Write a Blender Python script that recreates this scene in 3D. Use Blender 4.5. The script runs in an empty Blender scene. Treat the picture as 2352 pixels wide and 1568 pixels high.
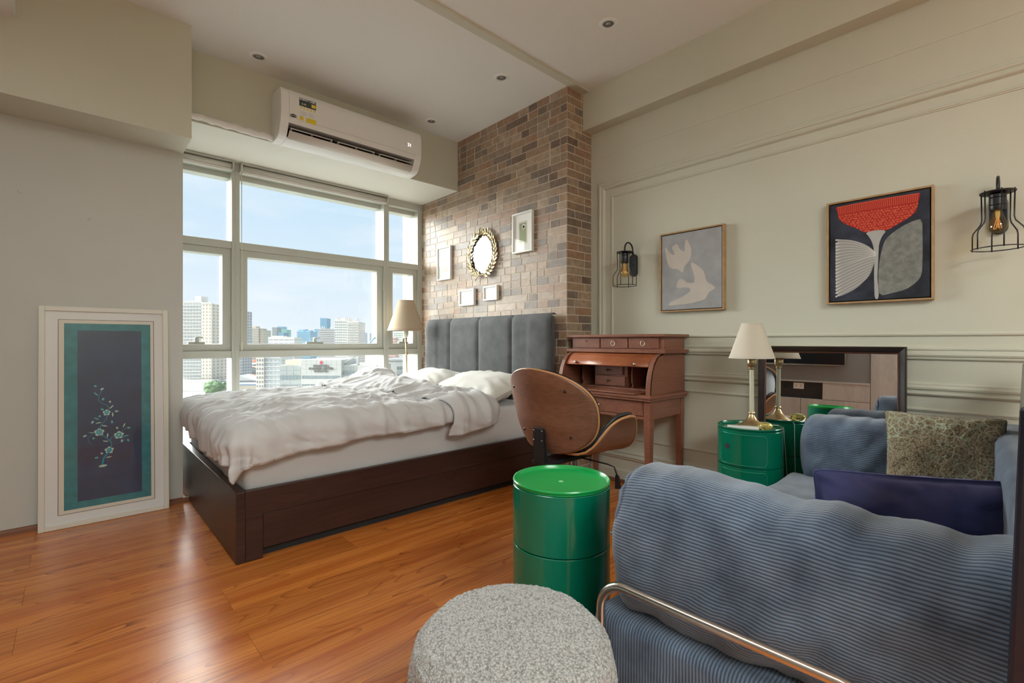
import bpy, bmesh, math, random
from mathutils import Vector, Matrix, noise
PI = math.pi
random.seed(7)
S = bpy.context.scene
COL = S.collection
# ------------------------------------------------------------------ camera, world, sun, exposure
CAMH, FPX, YAW = 1.04, 1088.33, math.radians(47.2147)
cam = bpy.data.cameras.new('camera'); camo = bpy.data.objects.new('camera', cam); COL.objects.link(camo)
cam.sensor_width = 36; cam.lens = FPX / 2352 * 36; cam.shift_y = -1.07 / 2352
cam.clip_start = .02; cam.clip_end = 8000
camo.location = (0, 0, CAMH); camo.rotation_euler = (PI / 2, 0, YAW - PI / 2)
S.camera = camo
S.view_settings.view_transform = 'Standard'; S.view_settings.look = 'None'
S.view_settings.gamma = 1; S.view_settings.use_curve_mapping = False
S.view_settings.exposure = 0.12

def make_world():
    w = bpy.data.worlds.new('sky'); S.world = w; w.use_nodes = True
    nt = w.node_tree; N = nt.nodes; L = nt.links; N.clear()
    out = N.new('ShaderNodeOutputWorld'); bg = N.new('ShaderNodeBackground')
    tc = N.new('ShaderNodeTexCoord'); sep = N.new('ShaderNodeSeparateXYZ')
    L.new(tc.outputs['Generated'], sep.inputs[0])
    cr = N.new('ShaderNodeValToRGB'); e = cr.color_ramp.elements
    e[0].position = 0.0; e[0].color = (.80, .87, .93, 1)
    e[1].position = 1.0; e[1].color = (.36, .56, .80, 1)
    m = e.new(.16); m.color = (.66, .81, .93, 1)
    m = e.new(.32); m.color = (.53, .73, .90, 1)
    L.new(sep.outputs['Z'], cr.inputs[0])
    mp = N.new('ShaderNodeMapping'); mp.inputs['Scale'].default_value = (2.2, 2.2, 11)
    L.new(tc.outputs['Generated'], mp.inputs[0])
    nz = N.new('ShaderNodeTexNoise'); nz.inputs['Scale'].default_value = 2.2; nz.inputs['Detail'].default_value = 6
    L.new(mp.outputs[0], nz.inputs['Vector'])
    c2 = N.new('ShaderNodeValToRGB'); c2.color_ramp.elements[0].position = .5; c2.color_ramp.elements[1].position = .78
    L.new(nz.outputs['Fac'], c2.inputs[0])
    mx = N.new('ShaderNodeMixRGB'); mx.inputs[2].default_value = (.92, .93, .95, 1)
    mul = N.new('ShaderNodeMath'); mul.operation = 'MULTIPLY'; mul.inputs[1].default_value = .5
    L.new(c2.outputs[0], mul.inputs[0]); L.new(mul.outputs[0], mx.inputs[0]); L.new(cr.outputs[0], mx.inputs[1])
    L.new(mx.outputs[0], bg.inputs['Color']); bg.inputs['Strength'].default_value = 1.03
    L.new(bg.outputs[0], out.inputs[0])
make_world()

def sun(name, direction, strength, angle, color):
    l = bpy.data.lights.new(name, 'SUN'); l.energy = strength; l.angle = math.radians(angle); l.color = color
    o = bpy.data.objects.new(name, l); COL.objects.link(o)
    o.rotation_euler = Vector(direction).to_track_quat('-Z', 'Y').to_euler(); o.location = (0, 8, 12)
    return o
sun('sun', (.30, .55, -.62), 1.7, 1.0, (1, .95, .87))                       # lights the city, cannot reach the room
sun('added_window_sun', (.42, -.80, -.22), 30.0, 90, (.97, 1, .95))          # added second sun, very wide, boosts the daylight through the window
def area(name, loc, sx, sy, power, color):
    l = bpy.data.lights.new(name, 'AREA'); l.shape = 'RECTANGLE'; l.size = sx; l.size_y = sy; l.energy = power; l.color = color
    o = bpy.data.objects.new(name, l); COL.objects.link(o); o.location = loc; return o
area('rear_fill_light', (.05, -2.3, 2.86), 1.6, 1.6, 135, (.92, 1, .98))     # added fill light out of view, brightens the room from behind
area('soffit_fill_light', (-.55, 1.2, 2.605), .30, 1.6, 15, (.92, 1, .98))           # added fill light out of view, lifts the column wall
S.cycles.max_bounces = 10; S.cycles.diffuse_bounces = 7; S.cycles.glossy_bounces = 5
S.cycles.transparent_max_bounces = 16
S.cycles.sample_clamp_indirect = 6

# ------------------------------------------------------------------ materials
MATS = {}
def nm(name):
    m = bpy.data.materials.new(name); m.use_nodes = True
    nt = m.node_tree
    b = nt.nodes.get('Principled BSDF')
    return m, nt.nodes, nt.links, b
def mat(name, col, rough=.5, metal=0, spec=.5, bump=0, bscale=80, var=0, vscale=3, coat=0, sheen=0, trans=0, alpha=1, emit=None):
    if name in MATS: return MATS[name]
    m, N, L, b = nm(name)
    b.inputs['Base Color'].default_value = (*col, 1); b.inputs['Roughness'].default_value = rough
    b.inputs['Metallic'].default_value = metal; b.inputs['Specular IOR Level'].default_value = spec
    b.inputs['Coat Weight'].default_value = coat; b.inputs['Sheen Weight'].default_value = sheen
    b.inputs['Transmission Weight'].default_value = trans
    if emit: b.inputs['Emission Color'].default_value = (*emit[:3], 1); b.inputs['Emission Strength'].default_value = emit[3]
    if var or bump: tc = N.new('ShaderNodeTexCoord')
    if var:
        n = N.new('ShaderNodeTexNoise'); n.inputs['Scale'].default_value = vscale; n.inputs['Detail'].default_value = 5
        L.new(tc.outputs['Object'], n.inputs['Vector'])
        r = N.new('ShaderNodeValToRGB'); e = r.color_ramp.elements
        e[0].position = .3; e[1].position = .7
        e[0].color = (*[c * (1 - var) for c in col], 1); e[1].color = (*[min(1, c * (1 + var)) for c in col], 1)
        L.new(n.outputs['Fac'], r.inputs[0]); L.new(r.outputs[0], b.inputs['Base Color'])
    if bump:
        n = N.new('ShaderNodeTexNoise'); n.inputs['Scale'].default_value = bscale; n.inputs['Detail'].default_value = 4
        L.new(tc.outputs['Object'], n.inputs['Vector'])
        k = N.new('ShaderNodeBump'); k.inputs['Strength'].default_value = bump; k.inputs['Distance'].default_value = .004
        L.new(n.outputs['Fac'], k.inputs['Height']); L.new(k.outputs[0], b.inputs['Normal'])
    MATS[name] = m
    return m

def wood(name, dark, light, line, scale=(1, 9, 9), rings=9, rough=.4, coat=0, linew=.10, linek=.55, perobj=True, base_var=.5):
    """grain from the contour lines of a stretched noise; grain runs along local x"""
    m, N, L, b = nm(name)
    tc = N.new('ShaderNodeTexCoord'); vec = tc.outputs['Object']
    if perobj:
        oi = N.new('ShaderNodeObjectInfo'); ad = N.new('ShaderNodeVectorMath'); ad.operation = 'MULTIPLY_ADD'
        cmb = N.new('ShaderNodeCombineXYZ')
        for i in range(3): L.new(oi.outputs['Random'], cmb.inputs[i])
        L.new(cmb.outputs[0], ad.inputs[0]); ad.inputs[1].default_value = (23, 31, 17); L.new(vec, ad.inputs[2]); vec = ad.outputs[0]
    mp = N.new('ShaderNodeMapping'); mp.inputs['Scale'].default_value = scale; L.new(vec, mp.inputs[0])
    n = N.new('ShaderNodeTexNoise'); n.inputs['Scale'].default_value = 1.0; n.inputs['Detail'].default_value = 2.5; n.inputs['Roughness'].default_value = .45
    L.new(mp.outputs[0], n.inputs['Vector'])
    mu = N.new('ShaderNodeMath'); mu.operation = 'MULTIPLY'; mu.inputs[1].default_value = rings; L.new(n.outputs['Fac'], mu.inputs[0])
    pp = N.new('ShaderNodeMath'); pp.operation = 'FRACT'; L.new(mu.outputs[0], pp.inputs[0])
    ln = N.new('ShaderNodeValToRGB'); e = ln.color_ramp.elements
    e[0].position = 0; e[0].color = (1, 1, 1, 1); e[1].position = 1; e[1].color = (.35, .35, .35, 1)
    q = e.new(linew); q.color = (.28, .28, .28, 1); q = e.new(linew * 2.6); q.color = (0, 0, 0, 1)
    L.new(pp.outputs[0], ln.inputs[0])
    mp2 = N.new('ShaderNodeMapping'); mp2.inputs['Scale'].default_value = (scale[0] * 3, scale[1] * 14, scale[2] * 14); L.new(vec, mp2.inputs[0])
    n2 = N.new('ShaderNodeTexNoise'); n2.inputs['Scale'].default_value = 1; n2.inputs['Detail'].default_value = 3; L.new(mp2.outputs[0], n2.inputs['Vector'])
    mixn = N.new('ShaderNodeMixRGB'); mixn.inputs[0].default_value = base_var; L.new(n.outputs['Fac'], mixn.inputs[1]); L.new(n2.outputs['Fac'], mixn.inputs[2])
    cr = N.new('ShaderNodeValToRGB'); e = cr.color_ramp.elements
    e[0].position = .36; e[0].color = (*dark, 1); e[1].position = .64; e[1].color = (*light, 1); L.new(mixn.outputs[0], cr.inputs[0])
    lk = N.new('ShaderNodeMath'); lk.operation = 'MULTIPLY'; lk.inputs[1].default_value = linek; L.new(ln.outputs[0], lk.inputs[0])
    mx = N.new('ShaderNodeMixRGB'); mx.inputs[2].default_value = (*line, 1); L.new(lk.outputs[0], mx.inputs[0]); L.new(cr.outputs[0], mx.inputs[1])
    L.new(mx.outputs[0], b.inputs['Base Color'])
    b.inputs['Roughness'].default_value = rough; b.inputs['Coat Weight'].default_value = coat; b.inputs['Coat Roughness'].default_value = .25
    MATS[name] = m
    return m

def cord(name, col, dark, pitch=.0065, depth=.6):
    """corduroy ridges along UV u"""
    m, N, L, b = nm(name)
    uv = N.new('ShaderNodeUVMap'); sp = N.new('ShaderNodeSeparateXYZ'); L.new(uv.outputs[0], sp.inputs[0])
    tc = N.new('ShaderNodeTexCoord')
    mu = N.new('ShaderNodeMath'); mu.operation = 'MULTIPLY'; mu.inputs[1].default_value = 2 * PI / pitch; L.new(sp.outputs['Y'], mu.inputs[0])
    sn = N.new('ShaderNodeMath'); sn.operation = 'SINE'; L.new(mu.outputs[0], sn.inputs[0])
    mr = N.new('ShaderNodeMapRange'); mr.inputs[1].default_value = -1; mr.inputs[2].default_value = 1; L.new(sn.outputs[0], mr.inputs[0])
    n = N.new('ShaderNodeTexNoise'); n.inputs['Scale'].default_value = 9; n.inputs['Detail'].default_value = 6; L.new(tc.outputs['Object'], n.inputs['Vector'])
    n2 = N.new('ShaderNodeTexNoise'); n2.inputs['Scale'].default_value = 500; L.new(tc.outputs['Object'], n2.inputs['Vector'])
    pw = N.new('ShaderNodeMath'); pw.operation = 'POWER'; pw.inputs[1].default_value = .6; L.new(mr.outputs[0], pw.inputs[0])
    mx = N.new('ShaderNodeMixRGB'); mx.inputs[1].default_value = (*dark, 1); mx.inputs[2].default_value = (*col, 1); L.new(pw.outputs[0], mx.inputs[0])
    r = N.new('ShaderNodeValToRGB'); r.color_ramp.elements[0].position = .3; r.color_ramp.elements[1].position = .72
    r.color_ramp.elements[0].color = (.48, .50, .55, 1); r.color_ramp.elements[1].color = (1.25, 1.25, 1.25, 1); L.new(n.outputs['Fac'], r.inputs[0])
    m2 = N.new('ShaderNodeMixRGB'); m2.blend_type = 'MULTIPLY'; m2.inputs[0].default_value = 1; L.new(mx.outputs[0], m2.inputs[1]); L.new(r.outputs[0], m2.inputs[2])
    L.new(m2.outputs[0], b.inputs['Base Color'])
    ad = N.new('ShaderNodeMath'); ad.operation = 'MULTIPLY_ADD'; ad.inputs[1].default_value = .25; L.new(n2.outputs['Fac'], ad.inputs[0]); L.new(pw.outputs[0], ad.inputs[2])
    k = N.new('ShaderNodeBump'); k.inputs['Strength'].default_value = depth; k.inputs['Distance'].default_value = .002; L.new(ad.outputs[0], k.inputs['Height'])
    L.new(k.outputs[0], b.inputs['Normal']); b.inputs['Roughness'].default_value = .9; b.inputs['Sheen Weight'].default_value = .35; b.inputs['Specular IOR Level'].default_value = .15
    MATS[name] = m
    return m

def brickmat(name):
    m, N, L, b = nm(name)
    oi = N.new('ShaderNodeObjectInfo'); tc = N.new('ShaderNodeTexCoord'); geo = N.new('ShaderNodeNewGeometry')
    cr = N.new('ShaderNodeValToRGB'); cr.color_ramp.interpolation = 'CONSTANT'
    cols = [tuple(v * .9 for v in c) for c in [(.37, .255, .175), (.31, .21, .145), (.42, .285, .19), (.20, .135, .098), (.45, .335, .24), (.37, .225, .145), (.40, .30, .215), (.33, .24, .175), (.235, .18, .145)]]
    e = cr.color_ramp.elements
    for i, c in enumerate(cols):
        q = e[0] if i == 0 else (e[1] if i == 1 else e.new(i / len(cols)))
        q.position = i / len(cols); q.color = (*c, 1)
    ad = N.new('ShaderNodeMath'); ad.operation = 'ADD'; L.new(oi.outputs['Random'], ad.inputs[0]); L.new(geo.outputs['Random Per Island'], ad.inputs[1])
    fr = N.new('ShaderNodeMath'); fr.operation = 'FRACT'; L.new(ad.outputs[0], fr.inputs[0])
    L.new(fr.outputs[0], cr.inputs[0])
    cmb = N.new('ShaderNodeVectorMath'); cmb.operation = 'ADD'
    c3 = N.new('ShaderNodeCombineXYZ'); mm = N.new('ShaderNodeMath'); mm.operation = 'MULTIPLY'; mm.inputs[1].default_value = 40; L.new(oi.outputs['Random'], mm.inputs[0])
    for i in range(3): L.new(mm.outputs[0], c3.inputs[i])
    L.new(tc.outputs['Object'], cmb.inputs[0]); L.new(c3.outputs[0], cmb.inputs[1])
    n = N.new('ShaderNodeTexNoise'); n.inputs['Scale'].default_value = 22; n.inputs['Detail'].default_value = 7; n.inputs['Roughness'].default_value = .7
    L.new(cmb.outputs[0], n.inputs['Vector'])
    r = N.new('ShaderNodeValToRGB'); r.color_ramp.elements[0].position = .33; r.color_ramp.elements[1].position = .66
    r.color_ramp.elements[0].color = (.62, .62, .62, 1); r.color_ramp.elements[1].color = (1.22, 1.2, 1.17, 1); L.new(n.outputs['Fac'], r.inputs[0])
    m2 = N.new('ShaderNodeMixRGB'); m2.blend_type = 'MULTIPLY'; m2.inputs[0].default_value = .85; L.new(cr.outputs[0], m2.inputs[1]); L.new(r.outputs[0], m2.inputs[2])
    L.new(m2.outputs[0], b.inputs['Base Color']); b.inputs['Roughness'].default_value = .42; b.inputs['Specular IOR Level'].default_value = .5
    k = N.new('ShaderNodeBump'); k.inputs['Strength'].default_value = .35; k.inputs['Distance'].default_value = .003; L.new(n.outputs['Fac'], k.inputs['Height']); L.new(k.outputs[0], b.inputs['Normal'])
    MATS[name] = m
    return m

def glassmat(name, tint=(1, 1, 1), refl=.06, rough=.0):
    m = bpy.data.materials.new(name); m.use_nodes = True; N = m.node_tree.nodes; L = m.node_tree.links; N.clear()
    o = N.new('ShaderNodeOutputMaterial'); t = N.new('ShaderNodeBsdfTransparent'); g = N.new('ShaderNodeBsdfGlossy'); mx = N.new('ShaderNodeMixShader')
    t.inputs[0].default_value = (*tint, 1); g.inputs['Roughness'].default_value = rough; mx.inputs[0].default_value = refl
    L.new(t.outputs[0], mx.inputs[1]); L.new(g.outputs[0], mx.inputs[2]); L.new(mx.outputs[0], o.inputs[0])
    MATS[name] = m
    return m

WALL = mat('wall_paint', (.565, .56, .465), .55, bump=.12, bscale=130, var=.025, vscale=1.5)
WALLG = mat('wall_paint_grey', (.545, .55, .515), .6, bump=.10, bscale=110, var=.03, vscale=1.2)
CEIL = mat('ceiling_paint', (.76, .765, .745), .7)
SOFF = mat('soffit_white', (.74, .725, .66), .6)
FRAME = mat('window_aluminium', (.49, .495, .44), .42)
WHITE = mat('white_plastic', (.80, .80, .79), .32)
WHITEF = mat('white_frame_paint', (.78, .77, .73), .4)
BLACK = mat('black_metal', (.012, .012, .014), .38)
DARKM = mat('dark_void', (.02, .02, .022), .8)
BRASS = mat('brass', (.62, .50, .30), .34, metal=1)
NICKEL = mat('aged_silver', (.62, .58, .52), .35, metal=1)
STEEL = mat('brushed_steel', (.66, .62, .57), .22, metal=1)
CHROME = mat('mirror_glass', (.9, .9, .9), .01, metal=1)
GLASS = glassmat('window_glass', (.99, .995, .995), .025)
PICG = glassmat('picture_glass', (1, 1, 1), .014)
def floormat(name):
    m, N, L, b = nm(name)
    tc = N.new('ShaderNodeTexCoord'); oi = N.new('ShaderNodeObjectInfo'); cmb = N.new('ShaderNodeCombineXYZ')
    for i in range(3): L.new(oi.outputs['Random'], cmb.inputs[i])
    ad = N.new('ShaderNodeVectorMath'); ad.operation = 'MULTIPLY_ADD'; ad.inputs[1].default_value = (23, 31, 17); L.new(cmb.outputs[0], ad.inputs[0]); L.new(tc.outputs['Object'], ad.inputs[2])
    def nz(sc, detail, rough=.5):
        mp = N.new('ShaderNodeMapping'); mp.inputs['Scale'].default_value = sc; L.new(ad.outputs[0], mp.inputs[0])
        n = N.new('ShaderNodeTexNoise'); n.inputs['Scale'].default_value = 1; n.inputs['Detail'].default_value = detail; n.inputs['Roughness'].default_value = rough; L.new(mp.outputs[0], n.inputs['Vector']); return n.outputs['Fac']
    def math_(op, a_, b_):
        q = N.new('ShaderNodeMath'); q.operation = op
        for i, v in enumerate((a_, b_)):
            if isinstance(v, (int, float)): q.inputs[i].default_value = v
            elif v is not None: L.new(v, q.inputs[i])
        return q.outputs[0]
    def ramp(f, *st):
        r = N.new('ShaderNodeValToRGB'); e = r.color_ramp.elements
        for i, (p, c) in enumerate(st):
            q = e[i] if i < 2 else e.new(p)
            q.position = p; q.color = (*c, 1)
        L.new(f, r.inputs[0]); return r.outputs[0]
    rings = nz((1.15, 7.0, 1), 1.6, .35)
    fr = math_('FRACT', math_('MULTIPLY', rings, 13), None)
    line = ramp(fr, (0, (1, 1, 1)), (1, (.0, .0, .0)), (.07, (.55, .55, .55)), (.24, (.12, .12, .12)))
    patch = ramp(nz((.9, 5, 1), 2), (.42, (.15, .15, .15)), (.60, (1, 1, 1)))
    fine = nz((2.2, 130, 1), 3)
    base = ramp(nz((.8, 16, 1), 4), (.32, (.52, .138, .022)), (.68, (.77, .275, .055)))
    m1 = N.new('ShaderNodeMixRGB'); m1.inputs[2].default_value = (.40, .095, .017, 1); L.new(base, m1.inputs[1]); L.new(ramp(fine, (.48, (0, 0, 0)), (.72, (.75, .75, .75))), m1.inputs[0])
    m2 = N.new('ShaderNodeMixRGB'); m2.inputs[2].default_value = (.22, .045, .010, 1); L.new(m1.outputs[0], m2.inputs[1]); L.new(math_('MULTIPLY', math_('MULTIPLY', line, patch), 1.0), m2.inputs[0])
    hv = N.new('ShaderNodeHueSaturation'); L.new(m2.outputs[0], hv.inputs['Color']); mr = N.new('ShaderNodeMapRange'); mr.inputs[3].default_value = .90; mr.inputs[4].default_value = 1.10; L.new(oi.outputs['Random'], mr.inputs[0]); L.new(mr.outputs[0], hv.inputs['Value'])
    L.new(hv.outputs[0], b.inputs['Base Color']); b.inputs['Roughness'].default_value = .27; b.inputs['Specular IOR Level'].default_value = .5
    MATS[name] = m
    return m
FLOORW = floormat('floor_laminate')
DESKW = wood('desk_mahogany', (.20, .075, .045), (.29, .115, .07), (.11, .04, .026), (1.2, 7, 7), 5, rough=.33, linek=.25)
ROLLW = wood('rolltop_wood', (.30, .085, .035), (.42, .135, .055), (.17, .05, .02), (1.2, 7, 7), 5, rough=.3, linek=.3)
BEDW = wood('bed_wenge', (.032, .014, .011), (.058, .026, .02), (.02, .009, .008), (1.2, 8, 8), 6, rough=.36, linek=.4)
PLYW = wood('walnut_ply', (.185, .080, .048), (.275, .13, .083), (.10, .04, .024), (1.3, 2, 13), 6, rough=.34, linek=.35)
PLYE = mat('ply_edge', (.55, .27, .11), .45)
OAKW = wood('oak_frame', (.36, .22, .10), (.47, .30, .15), (.26, .15, .06), (3, 30, 30), 4, rough=.45, linek=.3)
BASEW = mat('baseboard_wood', (.20, .07, .03), .4)
DARKFR = wood('dark_mirror_frame', (.018, .012, .011), (.035, .022, .018), (.01, .007, .006), (2, 20, 20), 4, rough=.3)
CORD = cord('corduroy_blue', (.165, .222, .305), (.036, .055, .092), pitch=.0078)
BRICK = brickmat('brick_tile')
GROUT = mat('grout', (.58, .50, .41), .8, bump=.3, bscale=200)
SHEET = mat('bed_linen', (.60, .60, .61), .85, sheen=.15, bump=.05, bscale=700)
DUVET = mat('duvet_cotton', (.60, .60, .615), .85, sheen=.15, bump=.05, bscale=700)
VELVET = mat('headboard_velvet', (.062, .063, .068), .85, sheen=.25, var=.30, vscale=9)
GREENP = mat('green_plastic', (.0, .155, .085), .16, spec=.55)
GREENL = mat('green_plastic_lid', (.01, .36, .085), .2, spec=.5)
SHADE = mat('lamp_shade_linen', (.66, .59, .49), .9, bump=.08, bscale=600)
LEATH = mat('black_leather', (.02, .022, .026), .32, bump=.1, bscale=300)
IVORY = mat('ivory_lacquer', (.62, .60, .47), .3)

# ------------------------------------------------------------------ mesh helpers
ORIG = {}
class MB:
    def __init__(s): s.v = []; s.f = []; s.uv = {}
    def add(s, vs, fs, uvs=None):
        o = len(s.v); s.v += [tuple(v) for v in vs]
        for i, f in enumerate(fs):
            s.f.append(tuple(o + k for k in f))
            if uvs: s.uv[len(s.f) - 1] = [uvs[k] for k in f]
        return s
    def box(s, x0, x1, y0, y1, z0, z1):
        v = [(x, y, z) for x in (x0, x1) for y in (y0, y1) for z in (z0, z1)]
        return s.add(v, [(0, 1, 3, 2), (4, 6, 7, 5), (0, 4, 5, 1), (2, 3, 7, 6), (0, 2, 6, 4), (1, 5, 7, 3)])
    def hexa(s, b, t):
        """b, t: four points each (bottom ring and top ring)"""
        return s.add(list(b) + list(t), [(3, 2, 1, 0), (4, 5, 6, 7)] + [(i, (i + 1) % 4, 4 + (i + 1) % 4, 4 + i) for i in range(4)])
    def prism(s, pts, axis, a, b):
        """pts: 2d outline; axis: 0,1,2 extrude axis, remaining axes in cyclic order"""
        n = len(pts)
        def mk(p, h):
            if axis == 0: return (h, p[0], p[1])
            if axis == 1: return (p[0], h, p[1])
            return (p[0], p[1], h)
        return s.add([mk(p, a) for p in pts] + [mk(p, b) for p in pts],
                     [tuple(range(n))[::-1], tuple(range(n, 2 * n))] + [(i, (i + 1) % n, n + (i + 1) % n, n + i) for i in range(n)])
    def lathe(s, prof, c=(0, 0, 0), n=32, a0=0, a1=2 * PI, caps=False):
        full = abs(a1 - a0 - 2 * PI) < 1e-6; m = n if full else n + 1
        vs = [(c[0] + r * math.cos(a0 + (a1 - a0) * i / n), c[1] + r * math.sin(a0 + (a1 - a0) * i / n), c[2] + z) for r, z in prof for i in range(m)]
        fs = []
        for j in range(len(prof) - 1):
            for i in range(n):
                k = (i + 1) % m
                fs.append((j * m + i, j * m + k, (j + 1) * m + k, (j + 1) * m + i))
        if caps: fs.append(tuple(range(m))[::-1]); fs.append(tuple((len(prof) - 1) * m + i for i in range(m)))
        return s.add(vs, fs)
    def tube(s, path, r, n=8, closed=False, caps=True):
        P = [Vector(p) for p in path]; k = len(P); vs = []; prev = None
        for i, p in enumerate(P):
            if closed: t = (P[(i + 1) % k] - P[i - 1])
            else: t = P[min(i + 1, k - 1)] - P[max(i - 1, 0)]
            t.normalize()
            if prev is None:
                u = t.orthogonal().normalized()
            else:
                u = (prev - t * prev.dot(t))
                u = u.normalized() if u.length > 1e-6 else t.orthogonal().normalized()
            prev = u; w = t.cross(u); rr = r[i] if isinstance(r, (list, tuple)) else r
            vs += [p + (u * math.cos(2 * PI * j / n) + w * math.sin(2 * PI * j / n)) * rr for j in range(n)]
        fs = []
        for i in range(k if closed else k - 1):
            a = i * n; b = ((i + 1) % k) * n
            for j in range(n): fs.append((a + j, a + (j + 1) % n, b + (j + 1) % n, b + j))
        if caps and not closed: fs.append(tuple(range(n))[::-1]); fs.append(tuple((k - 1) * n + j for j in range(n)))
        return s.add(vs, fs)
    def grid(s, fn, nu, nv, uvfn=None, cu=False, cv=False):
        vs = []; uvs = []
        for i in range(nu + (0 if cu else 1)):
            for j in range(nv + (0 if cv else 1)):
                vs.append(fn(i / nu, j / nv)); uvs.append(uvfn(i / nu, j / nv) if uvfn else (i / nu, j / nv))
        W = nv + (0 if cv else 1); H = nu + (0 if cu else 1); fs = []
        for i in range(nu):
            for j in range(nv):
                a = i * W + j; b = i * W + (j + 1) % W; c = ((i + 1) % H) * W + (j + 1) % W; d = ((i + 1) % H) * W + j
                fs.append((a, d, c, b))
        return s.add(vs, fs, uvs if uvfn else None)
    def sphere(s, c, r, n=12, m=8):
        rx, ry, rz = r if isinstance(r, (tuple, list)) else (r, r, r)
        return s.grid(lambda i, j: (c[0] + rx * math.sin(PI * (.001 + .998 * j)) * math.cos(2 * PI * i), c[1] + ry * math.sin(PI * (.001 + .998 * j)) * math.sin(2 * PI * i), c[2] + rz * math.cos(PI * (.001 + .998 * j))), n, m, cu=True)
    def xf(s, M):
        s.v = [tuple(M @ Vector(v)) for v in s.v]; return s
    def mesh(s, name, off=(0, 0, 0), smooth=False):
        me = bpy.data.meshes.new(name)
        me.from_pydata([(v[0] - off[0], v[1] - off[1], v[2] - off[2]) for v in s.v], [], s.f)
        if s.uv:
            l = me.uv_layers.new(name='UVMap')
            for p in me.polygons:
                if p.index in s.uv:
                    for k, li in enumerate(p.loop_indices): l.data[li].uv = s.uv[p.index][k]
        me.validate()
        bm = bmesh.new(); bm.from_mesh(me); bmesh.ops.recalc_face_normals(bm, faces=bm.faces); bm.to_mesh(me); bm.free()
        if smooth: me.polygons.foreach_set('use_smooth', [True] * len(me.polygons))
        return me
def obj(name, mb, m, parent=None, smooth=False, bevel=0, seg=2, label=None, kind=None, sub=0, solid=0, auto=False, local=False):
    off = (0, 0, 0) if (local or parent is None) else ORIG.get(parent.name, (0, 0, 0))
    me = mb.mesh(name, off, smooth or auto) if isinstance(mb, MB) else mb
    if m is not None and not me.materials: me.materials.append(m)
    o = bpy.data.objects.new(name, me); COL.objects.link(o)
    if parent is not None: o.parent = parent
    ORIG[o.name] = off if parent is not None else (0, 0, 0)
    if solid: k = o.modifiers.new('thickness', 'SOLIDIFY'); k.thickness = solid; k.offset = 0
    if bevel: k = o.modifiers.new('edge', 'BEVEL'); k.width = bevel; k.segments = seg; k.limit_method = 'ANGLE'
    if sub: k = o.modifiers.new('smooth', 'SUBSURF'); k.levels = sub; k.render_levels = sub
    if auto:
        me.polygons.foreach_set('use_smooth', [True] * len(me.polygons))
        k = o.modifiers.new('ws', 'EDGE_SPLIT'); k.split_angle = math.radians(35)
    if label: o['label'] = label
    if kind: o['kind'] = kind
    return o
def thing(name, label, cat, loc=(0, 0, 0), rot=(0, 0, 0), group=None):
    o = bpy.data.objects.new(name, None); COL.objects.link(o); o.empty_display_size = .1
    o.location = loc; o.rotation_euler = rot; o['label'] = label; o['category'] = cat
    if group: o['group'] = group
    ORIG[o.name] = tuple(loc) if tuple(rot) == (0, 0, 0) else (0, 0, 0)
    return o
def tag(o, label, cat, group=None):
    o['label'] = label; o['category'] = cat
    if group: o['group'] = group
    return o
def struct(name, mb, m, bevel=0, **k):
    o = obj(name, mb, m, bevel=bevel, **k); o['kind'] = 'structure'; return o
def copy_tree(o, parent=None):
    c = o.copy(); COL.objects.link(c); c.parent = parent; ORIG[c.name] = ORIG.get(o.name, (0, 0, 0))
    for ch in list(o.children): copy_tree(ch, c)
    return c
def text_mesh(txt, size, depth=.0006, align='CENTER', bold=0):
    cu = bpy.data.curves.new('t', 'FONT'); cu.body = txt; cu.size = size; cu.extrude = depth; cu.align_x = align; cu.align_y = 'CENTER'; cu.offset = bold
    cu.resolution_u = 3
    o = bpy.data.objects.new('t', cu); COL.objects.link(o)
    dg = bpy.context.evaluated_depsgraph_get()
    me = bpy.data.meshes.new_from_object(o.evaluated_get(dg)); bpy.data.objects.remove(o); bpy.data.curves.remove(cu)
    mb = MB(); mb.add([tuple(v.co) for v in me.vertices], [tuple(p.vertices) for p in me.polygons]); bpy.data.meshes.remove(me)
    return mb
def fbm(x, y, z=0, o=4):
    return noise.fractal(Vector((x, y, z)), 1.0, 2.0, o)
def ridge(x, y, z=0):
    return 1 - abs(noise.noise(Vector((x, y, z)))) * 2
def sstep(a, b, x):
    t = max(0, min(1, (x - a) / (b - a))); return t * t * (3 - 2 * t)

# ================================================================== ROOM
XB, XG, YC, YBK, YW, YCOL, XS = 2.684, 2.976, 2.300, 3.660, 4.29, 3.700, .520
H1, H2, ZBK, YS, ZS, XBM, ZBM = 2.93, 2.944, 2.468, 3.388, 2.252, 2.870, 2.651
XL, YR = -.90, -3.6
# floor of separate planks
fl = struct('floor', MB().box(XL - .2, XG + .3, YR - .2, YW + .3, -.10, -.004), mat('floor_core', (.10, .035, .012), .6))
PW, PLN = .2, 1.2
def plank_mesh(w, l):
    return MB().box(0, l, 0, w, -.012, 0).mesh('plank')
pm = plank_mesh(PW - .0008, PLN - .0008); pm.materials.append(FLOORW)
rows = int((YW + .1 - YR) / PW) + 2
y0 = 2.48 - PW * math.ceil((2.48 - YR) / PW)
for r in range(rows):
    y = y0 + r * PW
    if y > YW - .02: break
    par = round((y - 2.48) / PW) % 2
    off = .455 if par == 0 else -.149
    x = off - PLN * math.ceil((off - XL) / PLN)
    while x < XG - .01:
        if y > -1.2 or True:
            a, bb = max(x, XL), min(x + PLN, XG)
            if bb - a > .05 and y > -2.2:
                if a == x and bb == x + PLN and y + PW <= YW: me = pm
                else:
                    me = plank_mesh(min(PW, YW - y) - .0008, bb - a - .0008); me.materials.append(FLOORW)
                o = bpy.data.objects.new('plank', me); COL.objects.link(o); o.parent = fl; o.location = (a, y, 0)
        x += PLN
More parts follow.
